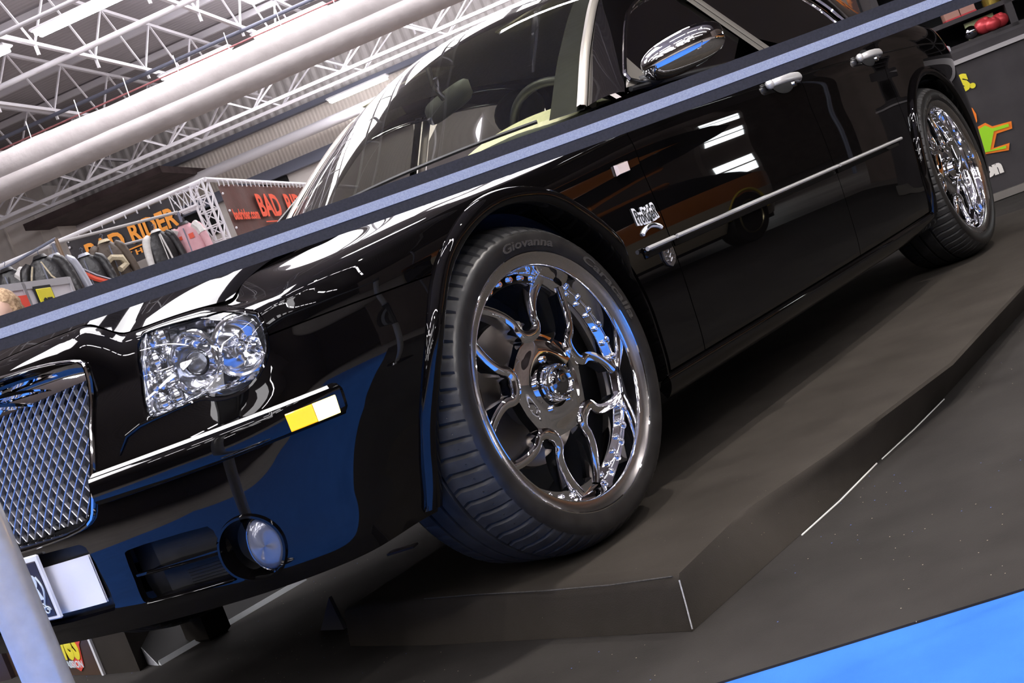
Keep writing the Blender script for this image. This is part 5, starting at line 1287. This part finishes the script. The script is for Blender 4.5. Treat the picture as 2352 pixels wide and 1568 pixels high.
# shell-scheme panel wall with two logo boards, running away from the viewer
GREYP = mat('grey_panel_frame', (.46, .45, .48), .5); WHITEP = mat('white_panel', (.70, .67, .72), .5); YEL = mat('yellow_logo', (.86, .76, .03), .5); REDLG = mat('red_logo', (.80, .06, .03), .5)
up_, zp_ = at(152, 638, 11.0)
def dep_u(px, py): return depth_at(px, py, up_)
d0_, z0_ = dep_u(2, 662); d1_, z1_ = dep_u(152, 638); dm_, _ = dep_u(47, 656)
for k, (da, db, lab) in enumerate(((dm_, d1_, 'grey framed white panel with the yellow logo'), (dm_ - (d1_ - dm_), dm_, 'grey framed white panel with the red logo at the left edge'))):
    pr = empty('logo_stand', hall(up_, da, 0), HALL_YAW + math.pi / 2); tag(pr, lab, 'panel', 'panels of the shell-scheme wall'); L_ = db - da
    m = MB(); m.box((L_ / 2, 0, z1_ / 2), (L_ - .04, .03, z1_ - .02)); m.build('board', WHITEP, pr, False)
    m = MB()
    for x in (.0, L_): m.box((x, 0, z1_ / 2), (.05, .06, z1_))
    m.box((L_ / 2, 0, z1_ - .03), (L_, .055, .07)); m.build('frame', GREYP, pr, False)
    if k == 0:
        m = MB(); m.box((.34 * L_, -.03, z1_ - .27), (.36 * L_, .012, .44), bevel=.004); m.build('logo_outline', DARK, pr, False)
        m = MB(); m.box((.34 * L_, -.038, z1_ - .27), (.31 * L_, .012, .38), bevel=.004); m.build('logo_board', YEL, pr, False)
        text_on('logo_lettering', 'GTi', (.21 * L_, -.050, z1_ - .42), (1, 0, 0), (0, 0, 1), .40, DARK, pr, .002, .012, fit=.25 * L_, fith=.26)
        text_on('logo_lettering', 'tuning', (.53 * L_, -.036, z1_ - .40), (1, 0, 0), (0, 0, 1), .30, DARK, pr, .002, .006, fit=.40 * L_)
    else:
        m = MB(); m.box((.72 * L_, -.03, z1_ - .20), (.5 * L_, .012, .16)); m.build('logo_board', REDLG, pr, False)
        m = MB(); m.box((.80 * L_, -.03, z1_ - .38), (.26 * L_, .012, .22)); m.build('logo_outline', DARK, pr, False)
# person with light brown hair at the left edge, behind the belt
def person(u, d, hgt, label):
    r = empty('person', hall(u, d, 0), HALL_YAW); tag(r, label, 'person'); k = hgt / 1.75
    J = {'pel': (0, 0, .95), 'spi': (0, .01, 1.18), 'che': (0, .02, 1.38), 'nek': (0, .01, 1.50), 'hed': (0, -.01, 1.60), 'lsh': (.19, .02, 1.42), 'lel': (.25, .03, 1.14), 'lwr': (.24, -.06, .90), 'lha': (.24, -.08, .82), 'rsh': (-.19, .02, 1.42), 'rel': (-.25, .03, 1.14), 'rwr': (-.24, -.06, .90), 'rha': (-.24, -.08, .82), 'lhi': (.10, 0, .90), 'lkn': (.11, -.01, .50), 'lan': (.11, .02, .09), 'lto': (.12, -.12, .04), 'rhi': (-.10, 0, .90), 'rkn': (-.11, -.01, .50), 'ran': (-.11, .02, .09), 'rto': (-.12, -.12, .04)}
    RAD = dict(pel=(.15, .11), spi=(.13, .10), che=(.16, .11), nek=(.055, .055), hed=(.06, .07), lsh=(.07, .065), lel=(.045, .045), lwr=(.032, .032), lha=(.035, .02), rsh=(.07, .065), rel=(.045, .045), rwr=(.032, .032), rha=(.035, .02), lhi=(.09, .09), lkn=(.06, .06), lan=(.042, .042), lto=(.04, .03), rhi=(.09, .09), rkn=(.06, .06), ran=(.042, .042), rto=(.04, .03))
    E_ = [('pel', 'spi'), ('spi', 'che'), ('che', 'nek'), ('nek', 'hed'), ('che', 'lsh'), ('lsh', 'lel'), ('lel', 'lwr'), ('lwr', 'lha'), ('che', 'rsh'), ('rsh', 'rel'), ('rel', 'rwr'), ('rwr', 'rha'), ('pel', 'lhi'), ('lhi', 'lkn'), ('lkn', 'lan'), ('lan', 'lto'), ('pel', 'rhi'), ('rhi', 'rkn'), ('rkn', 'ran'), ('ran', 'rto')]
    nm = list(J); me = bpy.data.meshes.new('body'); me.from_pydata([tuple(c * k for c in J[n]) for n in nm], [(nm.index(a), nm.index(b)) for a, b in E_], [])
    o = bpy.data.objects.new('body', me); COL.objects.link(o); o.parent = r
    sk = o.modifiers.new('skin', 'SKIN'); 
    if not me.skin_vertices: me.skin_vertices.new() if hasattr(me.skin_vertices, 'new') else None
    for i, n in enumerate(nm): me.skin_vertices[0].data[i].radius = (RAD[n][0] * k, RAD[n][1] * k)
    me.skin_vertices[0].data[0].use_root = True; ss_ = o.modifiers.new('sub', 'SUBSURF'); ss_.levels = 2; ss_.render_levels = 2
    me.materials.append(mat('dark_jacket_cloth', (.05, .04, .035), .8))
    m = MB(); G = []
    for ph in np.linspace(0, math.pi, 18): G.append([((.078 + (.004 if abs(t) < 1 else 0)) * math.sin(ph) * math.sin(t), -.098 * math.sin(ph) * math.cos(t) * (1 + (.12 if abs(t) < .18 and 1.4 < ph < 1.9 else 0)), .125 * math.cos(ph)) for t in np.linspace(-math.pi, math.pi, 24, endpoint=False)])
    m.grid(np.array(G) * k, cv=True); m.xf(np.array([[1, 0, 0, 0], [0, 1, 0, -.01 * k], [0, 0, 1, 1.64 * k], [0, 0, 0, 1]])); m.build('head', mat('skin', (.62, .40, .30), .5), r)
    m = MB(); G = []; rnd = random.Random(3)
    for ph in np.linspace(0, 2.0, 16): G.append([((.096 + .012 * rnd.random()) * math.sin(ph) * math.sin(t) * k, (-.112 * math.cos(t) + (.02 if abs(t) < 1.0 and ph > 1.2 else 0)) * math.sin(ph) * (1.0 + .1 * rnd.random()) * k + .01 * k, (.148 + .012 * rnd.random()) * math.cos(ph) * k) for t in np.linspace(-math.pi, math.pi, 26, endpoint=False)])
    m.grid(np.array(G), cv=True); m.xf(np.array([[1, 0, 0, 0], [0, 1, 0, .02 * k], [0, 0, 1, 1.655 * k], [0, 0, 0, 1]])); m.build('hair', noise_mat('light_brown_hair', (.28, .16, .08), (.60, .42, .25), 70, .7, .6), r)
    return r
up0, zp0 = at(2, 682, 7.0); person(up0 - .02, 7.0, zp0, 'person with tousled light brown hair at the left edge above the belt')
# sign board on the floor at the far side of the nose
BRD = noise_mat('brown_board', (.060, .034, .020), (.075, .044, .028), 2, .5)
a = np.array(on_floor(240, 1549, .006)); b = np.array(on_floor(90, 1552, .006)); ex = a - b; Lb = np.linalg.norm(ex); ex /= Lb
br = empty('sign_board', (a[0], a[1], .006)); tag(br, 'brown sign board with flame lettering on the floor behind the car nose', 'sign')
exn = np.array([*ex, 0]); nn_ = np.array([-ex[1], ex[0], 0]); nn_ *= np.sign(nn_[:2] @ (CAM_POS[:2] - a)); Hb = .42
m = MB(); m.prism([(0, 0, 0), tuple(-exn * 1.25), tuple(-exn * 1.25 + np.array([0, 0, Hb])), (0, 0, Hb)], tuple(-nn_ * .02)); m.build('board', BRD, br, False)
m = MB(); m.bar((0, 0, 0), (0, 0, Hb), .012, .012); m.build('white_edge', WHITE, br, False)
text_on('lettering', 'LE VRAI GOUT DE PASSION', -exn * .13 + nn_ * .003 + np.array([0, 0, .03]), exn, (0, 0, 1), .034, PALE, br, .001, .001, align='RIGHT', fit=.5)
text_on('flame_lettering', 'oones', -exn * .12 + nn_ * .004 + np.array([0, 0, .065]), exn, (0, 0, 1), .2, YEL, br, .001, .006, align='RIGHT', shear=.3, fit=.34)
m = MB(); F0 = [(-.30, .10), (-.24, .075), (-.20, .095), (-.17, .17), (-.12, .20), (-.10, .235), (-.13, .23), (-.11, .27), (-.16, .26), (-.18, .22), (-.21, .14), (-.25, .13)]
m.prism([tuple(exn * (x + .07) + np.array([0, 0, z - .06]) + nn_ * .001) for x, z in F0], tuple(nn_ * .002)); m.build('flame', mat('flame_red', (.75, .08, .05), .5), br, False)
bl = np.array(on_floor(243, 1548, .006)); br_ = np.array(on_floor(322, 1541, .006)); m = MB(); dv = np.array([-.30, -.16]); Q4 = [bl, br_, br_ + dv, bl + dv]; m.prism([(q[0] - bl[0], q[1] - bl[1], 0) for q in Q4], (0, 0, .2)); o = m.build('floor_box', PLATC, None, False, loc=(bl[0], bl[1], .006)); tag(o, 'black carpeted box behind the sign board', 'box')
bl2 = on_floor(62, 1545, .006); m = MB(); m.box((0, 0, .22), (.34, .08, .44), .2); o = m.build('floor_box', mat('dark_plum_box', (.03, .018, .022), .7), None, False, loc=(bl2[0] - .12, bl2[1] - .12, .006)); tag(o, 'dark upright box at the left picture edge behind the barrier post', 'box')
# ------------------------------------------------------------------ black counter with lettering (right)
pa = at(2276, 474, 8.55)
CNT = noise_mat('black_counter_cloth', (.030, .026, .028), (.045, .040, .042), 4, .75, .3)
ct = empty('counter', hall(1.2, 8.6, .0065), HALL_YAW); tag(ct, 'black cloth-covered counter with coloured lettering behind the rear wheel', 'counter')
zt = at(2300, 74, 8.6)[1]
m = MB(); m.box((1.2, .5, zt / 2), (4.0, 1.0, zt), bevel=.02); m.build('front_cloth', CNT, ct, False)
zs_ = at(2280, 118, 8.6)[1]; zs2 = at(2300, 108, 8.6)[1]
m = MB(); m.box((1.2, -.012, zt - .085), (4.0, .012, .030)); m.build('grey_strip', mat('grey_strip', (.42, .40, .40), .4), ct, False)
m = MB(); m.box((1.2, -.03, .03), (4.0, .05, .05)); m.build('base_strip', SATIN, ct, False)
def cpt(px, py): u, z = at(px, py, 8.59); return u - 1.2, z
def ctext(nm, body, pl, pr_, pb, mt, bold=.01, off=0.0, ex=.002):
    x0, z0 = cpt(*pl); x1, z1 = cpt(*pr_); h = cpt(*pb)[1] - z0
    return text_on(nm, body, (x0, -.006 - off, z0), (1, 0, 0), (0, 0, 1), h / .7, mt, ct, ex, bold, fit=x1 - x0, fith=h)
LIME = mat('lime_lettering', (.34, .72, .01), .5); ORL = mat('orange_letter_outline', (.95, .22, .01), .5); WHT = mat('white_lettering', (.90, .86, .80), .5)
ctext('yellow_lettering', 'S.', (2207, 212), (2246, 202), (2212, 166), YEL, .012)
ctext('yellow_lettering', 'ROD', (2090, 258), (2195, 216), (2095, 210), YEL, .012)
ctext('orange_lettering', 'O', (2205, 305), (2254, 288), (2212, 236), ORL, .02)
def cpoly(nm, pts, mt, off, th=.004):
    m = MB(); m.prism([(cpt(x, y)[0], -.004 - off, cpt(x, y)[1]) for x, y in pts], (0, -th, 0)); return m.build(nm, mt, ct, False)
EP = [(2232, 362), (2236, 300), (2262, 284), (2278, 292), (2322, 280), (2324, 297), (2288, 309), (2281, 342), (2318, 330), (2316, 347)]
EI = [(2237, 357), (2241, 304), (2263, 290), (2279, 297), (2317, 286), (2318, 293), (2283, 304), (2275, 347), (2312, 336), (2311, 343)]
cpoly('letter_outline', [(x + (2 if x > 2240 else -2), y) for x, y in EP], ORL, 0.0); cpoly('green_letter', EI, LIME, .005)
ctext('white_lettering', 'ion', (2256, 413), (2308, 396), (2260, 376), WHT, .010)
ctext('white_lettering', 'Miss', (2150, 452), (2240, 420), (2154, 412), WHT, .010)
# shelf rack with goods on the counter
RK = mat('dark_rack', (.035, .030, .032), .6)
zb = zt; sh = empty('display_shelf', hall(1.2, 8.75, zb), HALL_YAW); tag(sh, 'dark display shelf standing on the black counter', 'shelf')
for z in (.02, .19, .42, .65):
    m = MB(); m.box((1.7, .2, z), (2.8, .36, .03)); m.build('shelf_board', RK, sh, False)
for x in (.34, 1.15, 2.2, 3.06):
    m = MB(); m.box((x, .2, .35), (.05, .36, .7)); m.build('upright', RK, sh, False)
m = MB(); m.box((1.7, .39, .35), (2.8, .02, .7)); m.build('back_board', DARK, sh, False)
def good(name, label, cat, px, py, d, builder, mt, grp=None):
    u, z = at(px, py, d); m = MB(); builder(m); o = m.build(name, mt, None, True, 40, hall(u, d, z), (0, 0, HALL_YAW)); tag(o, label, cat, grp); return o
CANRED = mat('red_can', (.55, .05, .06), .35, .3); TAN = mat('tan_card', (.42, .22, .17), .6); GREENC = mat('pale_green_card', (.48, .55, .28), .5)
def carton(m): m.box((0, 0, .05), (.10, .10, .085)); m.m = 1; m.box((0, -.004, .004), (.104, .104, .016))
for k, (px, py) in enumerate(((2186, 46), (2222, 34))):
    u, z = at(px, py, 8.85); m = MB(); carton(m); o = m.build('carton', [TAN, CANRED], None, False, 38, hall(u, 8.85, zb + .205), (0, 0, HALL_YAW)); tag(o, ('tan and red carton at the left on the upper shelf', 'tan and red carton next to the gold tin')[k], 'carton', 'cartons on the upper shelf')
u, z = at(2278, 8, 8.85); m = MB(); m.lathe([(0, 0), (0, .06), (.10, .06), (.11, .05), (.11, 0)], 24, axis='z'); o = m.build('tin', mat('gold_tin', (.75, .55, .12), .2, .9), None, True, 38, hall(u, 8.85, zb + .205), (0, 0, HALL_YAW)); tag(o, 'gold tin on the upper shelf', 'tin')
for k, (px, py, r_) in enumerate(((2268, 78, .055), (2302, 66, .050), (2282, 72, .045))):
    u, z = at(px, py, 8.8); m = MB(); m.ball((0, 0, r_), (r_ * 1.3, r_, r_), 16, 10); m.ball((r_ * .3, -r_ * .3, r_ * 1.5), r_ * .5, 10, 8); o = m.build('model_helmet', CANRED, None, True, 40, hall(u, 8.8 - .03 * (k == 2), zb + .036), (0, 0, HALL_YAW)); tag(o, ('red model helmet beside the pale green card', 'red model helmet at the right on the lower shelf', 'small red model helmet between two larger ones')[k], 'model helmet', 'red models on the lower shelf')
u, z = at(2254, 62, 8.85); m = MB(); m.box((0, 0, .06), (.20, .01, .12)); o = m.build('price_card', GREENC, None, False, 38, hall(u, 8.86, zb + .036), (0, 0, HALL_YAW)); tag(o, 'pale green card standing behind the red models', 'card')
u, z = at(2234, 84, 8.8); m = MB(); m.ball((0, 0, .045), (.05, .04, .045), 16, 10); o = m.build('chrome_ball', DARKCHROME, None, True, 40, hall(u, 8.8, zb + .036), (0, 0, HALL_YAW)); tag(o, 'dark shiny ball at the left on the lower shelf', 'ball')
for k, (px, py, w_, h_) in enumerate(((2122, 60, .05, .07), (2105, 66, .06, .04), (2138, 52, .05, .09), (2150, 60, .07, .05))):
    u, z = at(px, py, 8.7); m = MB(); m.box((0, 0, h_ / 2), (w_, .06, h_), bevel=.01); o = m.build('packet', (TAN, SATIN, BRD, GREYP)[k], None, False, 38, hall(u, 8.72, zb + .001), (0, 0, HALL_YAW)); tag(o, ('tan packet on the counter above the rear wing', 'flat silver packet on the counter above the rear wing', 'tall brown packet left of the display shelf', 'grey packet touching the display shelf')[k], 'packet', 'packets on the counter')
# booth behind the car: dark wall with an orange printed cloth
m = MB(); m.box((0, 0, 1.3), (6.4, .1, 2.6)); o = hobj(m, 'booth_wall', DARKWALL, 3.6, 10.2, 0); tag(o, 'dark rear wall of the booth behind the counter', 'partition')
u, z = at(2045, 8, 10.0); m = MB(); m.box((0, 0, 0), (.55, .03, .9)); o = hobj(m, 'printed_cloth', noise_mat('orange_flame_print', (.05, .02, .015), (.72, .20, .02), 7, .7, lo=.42, hi=.6), u, 10.13, 1.75); tag(o, 'orange flame-printed cloth on the dark booth wall', 'cloth')

# added unseen canopy and side wall that darken reflections in paint and glass
CAN = mat('added_canopy_black', (.05, .042, .042), .9)
m = MB(); m.box((5.8, 9.3, 0), (10.6, 8.8, .12)); o = hobj(m, 'added_canopy', CAN, 0, 0, 4.3); tag(o, 'added unseen canopy darkening reflections, right of the car', 'canopy')
for k, (u, d) in enumerate(((1.5, 13.6), (11.0, 13.6), (11.0, 5.0))):
    m = MB(); m.cyl((0, 0, 0), (0, 0, 4.24), .05, None, 10); o = hobj(m, 'added_canopy_post', STEELD, u, d, 0); tag(o, ('post of the added canopy behind the counter', 'post of the added canopy at the far right corner', 'post of the added canopy at the near right corner')[k], 'post')
m = MB(); m.box((13.9, 7.2, 2.1), (.1, 12.9, 4.1)); o = hobj(m, 'booth_wall', DARKWALL); tag(o, 'added unseen dark wall right of the car', 'partition')
# show car standing across the aisle: mirrored in the doors
def show_car(x, y, yaw):
    r = empty('car', (x, y, .0065), yaw); tag(r, 'orange and cream show car across the aisle, mirrored in the black doors', 'car')
    ORC = mat('orange_car_paint', (.55, .16, .02), .3, 0, coat=1.0); CRC = mat('cream_car_paint', (.52, .44, .32), .3, 0, coat=1.0)
    def sec(xx):
        t = (xx + 2.2) / 4.4; w_ = .86 * (1 - abs(2 * t - 1) ** 6 * .25); top = .88 - .12 * max(0, (t - .62) / .38) ** 2 - .05 * max(0, (.1 - t) / .1); return w_, top
    for nm, z0, z1, mt in (('lower_body', .24, .62, CRC), ('upper_body', .62, 1.0, ORC)):
        m = MB(); G = []
        for xx in np.linspace(-2.2, 2.2, 60):
            w_, top = sec(xx); zb_ = z0
            for cx in (-1.38, 1.38):
                if z0 < .3 and abs(xx - cx) < .37: zb_ = max(zb_, .33 + math.sqrt(.37 ** 2 - (xx - cx) ** 2) * .98)
            zb_ = min(zb_, z1 if z0 < .5 else top); zt_ = min(z1, top) if z0 > .5 else z1
            row = []
            for k in np.linspace(0, 1, 8): zz = zb_ + (max(zt_, zb_) - zb_) * k; row.append((xx, -w_ * (1 - .10 * abs((zz - .6) / .4) ** 2.5), zz))
            if z0 > .5: row += [(xx, -w_ * .6, zt_ + .03), (xx, 0, zt_ + .045), (xx, w_ * .6, zt_ + .03)]
            else: row += [(xx, 0, zt_)]
            for k in np.linspace(1, 0, 8): zz = zb_ + (max(zt_, zb_) - zb_) * k; row.append((xx, w_ * (1 - .10 * abs((zz - .6) / .4) ** 2.5), zz))
            G.append(row)
        m.grid(np.array(G)); m.build(nm, mt, r)
    m = MB(); G = []
    for z, x0, x1, w_ in ((.88, -1.75, 1.05, .78), (1.05, -1.45, .72, .72), (1.25, -1.05, .30, .62), (1.34, -.8, .05, .5)): G.append([(x0, -w_, z), ((x0 + x1) / 2, -w_ - .03, z), (x1, -w_, z), (x1 + .1, 0, z), (x1, w_, z), ((x0 + x1) / 2, w_ + .03, z), (x0, w_, z), (x0 - .1, 0, z)])
    m.grid(np.array(G), cv=True); m.build('glasshouse', mat('dark_show_car_glass', (.01, .01, .012), .03), r)
    m = MB(); m.box((-.38, 0, 1.35), (.95, 1.04, .05), bevel=.02); m.build('roof', ORC, r)
    m = MB(); m.box((0, 0, .34), (4.2, 1.3, .3)); m.build('underbody', DARK, r, False)
    for cx in (-1.38, 1.38):
        for s in (-1, 1):
            m = MB(); m.lathe([(-.1, .0), (-.1, .31), (-.08, .325), (.08, .325), (.1, .31), (.1, .22)], 40, (0, 0, 0)); W_ = m.build('wheel', RUBBER, r, loc=(cx, s * .76, .325))
            m = MB(); m.lathe([(s * .1, .215), (s * .11, .20), (s * .07, .17), (s * .085, .05), (s * .09, .0)], 30); m.build('rim', mat('pale_gold_rim', (.60, .52, .30), .25, .9), W_)
            m = MB(); m.tube([(.36 * math.cos(t), s * .085, .36 * math.sin(t)) for t in np.linspace(.1, math.pi - .1, 24)], .02, 6); m.build('arch_edge', mat('yellow_arch', (.7, .5, .05), .4), W_)
    return r
show_car(-5.6, 4.9, R(8))
m = MB(); m.box((0, 0, 1.25), (1.5, .12, 2.5)); lb_ = m.build('light_box', DARKWALL, None, False, loc=(-13.4, 7.2, 0), rot=(0, 0, R(10))); tag(lb_, 'backlit white display box beyond the orange show car', 'light box')
m = MB()
for z in (1.25, 1.62): m.box((0, -.07, z), (1.2, .02, .30))
m.build('lit_face', emit_mat('backlit_white', (.9, .97, 1.0), 9), lb_, False)
# ------------------------------------------------------------------ added fill spotlights, partly in place of a camera flash
def spot(u, d, z, tgt, power, label, blend=.5, size=60):
    r = empty('spotlight', hall(u, d, z)); tag(r, label, 'spotlight', 'added fill spotlights')
    p = np.array(hall(u, d, z)); dr = np.array(tgt) - p; dr /= np.linalg.norm(dr)
    m = MB(); m.cyl(-dr * .16, dr * .02, .07, .085, 20, False); m.tube([(0, 0, 0), (0, 0, .25)], .012, 6); m.build('lamp_housing', BLACKPL, r)
    m = MB(); m.cyl(dr * .0, dr * .004, .07, .07, 20); m.build('lamp_glass', emit_mat('fill_glow', (1, .93, .82), 60), r)
    L = bpy.data.lights.new('fill', 'SPOT'); L.energy = power; L.spot_size = R(size); L.spot_blend = blend; L.shadow_soft_size = .05; L.color = (1, .94, .88)
    o = bpy.data.objects.new('fill', L); COL.objects.link(o); o.parent = r; o.location = tuple(dr * .03); o.rotation_euler = Vector(dr).to_track_quat('-Z', 'Y').to_euler()
spot(1.0, 2.4, 5.6, (.1, 1.3, 0), 420, 'added black halogen spotlight high above the visitors aisle', size=70)
spot(2.8, 3.6, 5.6, (-1.9, 1.4, 0), 420, 'added black halogen spotlight high on the right over the platform edge', size=70)
spot(-1.6, -1.2, 3.6, (.6, .6, .6), 90, 'added black halogen spotlight left behind the viewer')
spot(2.2, -1.0, 3.6, (-1.2, 1.0, .3), 150, 'added black halogen spotlight right behind the viewer')
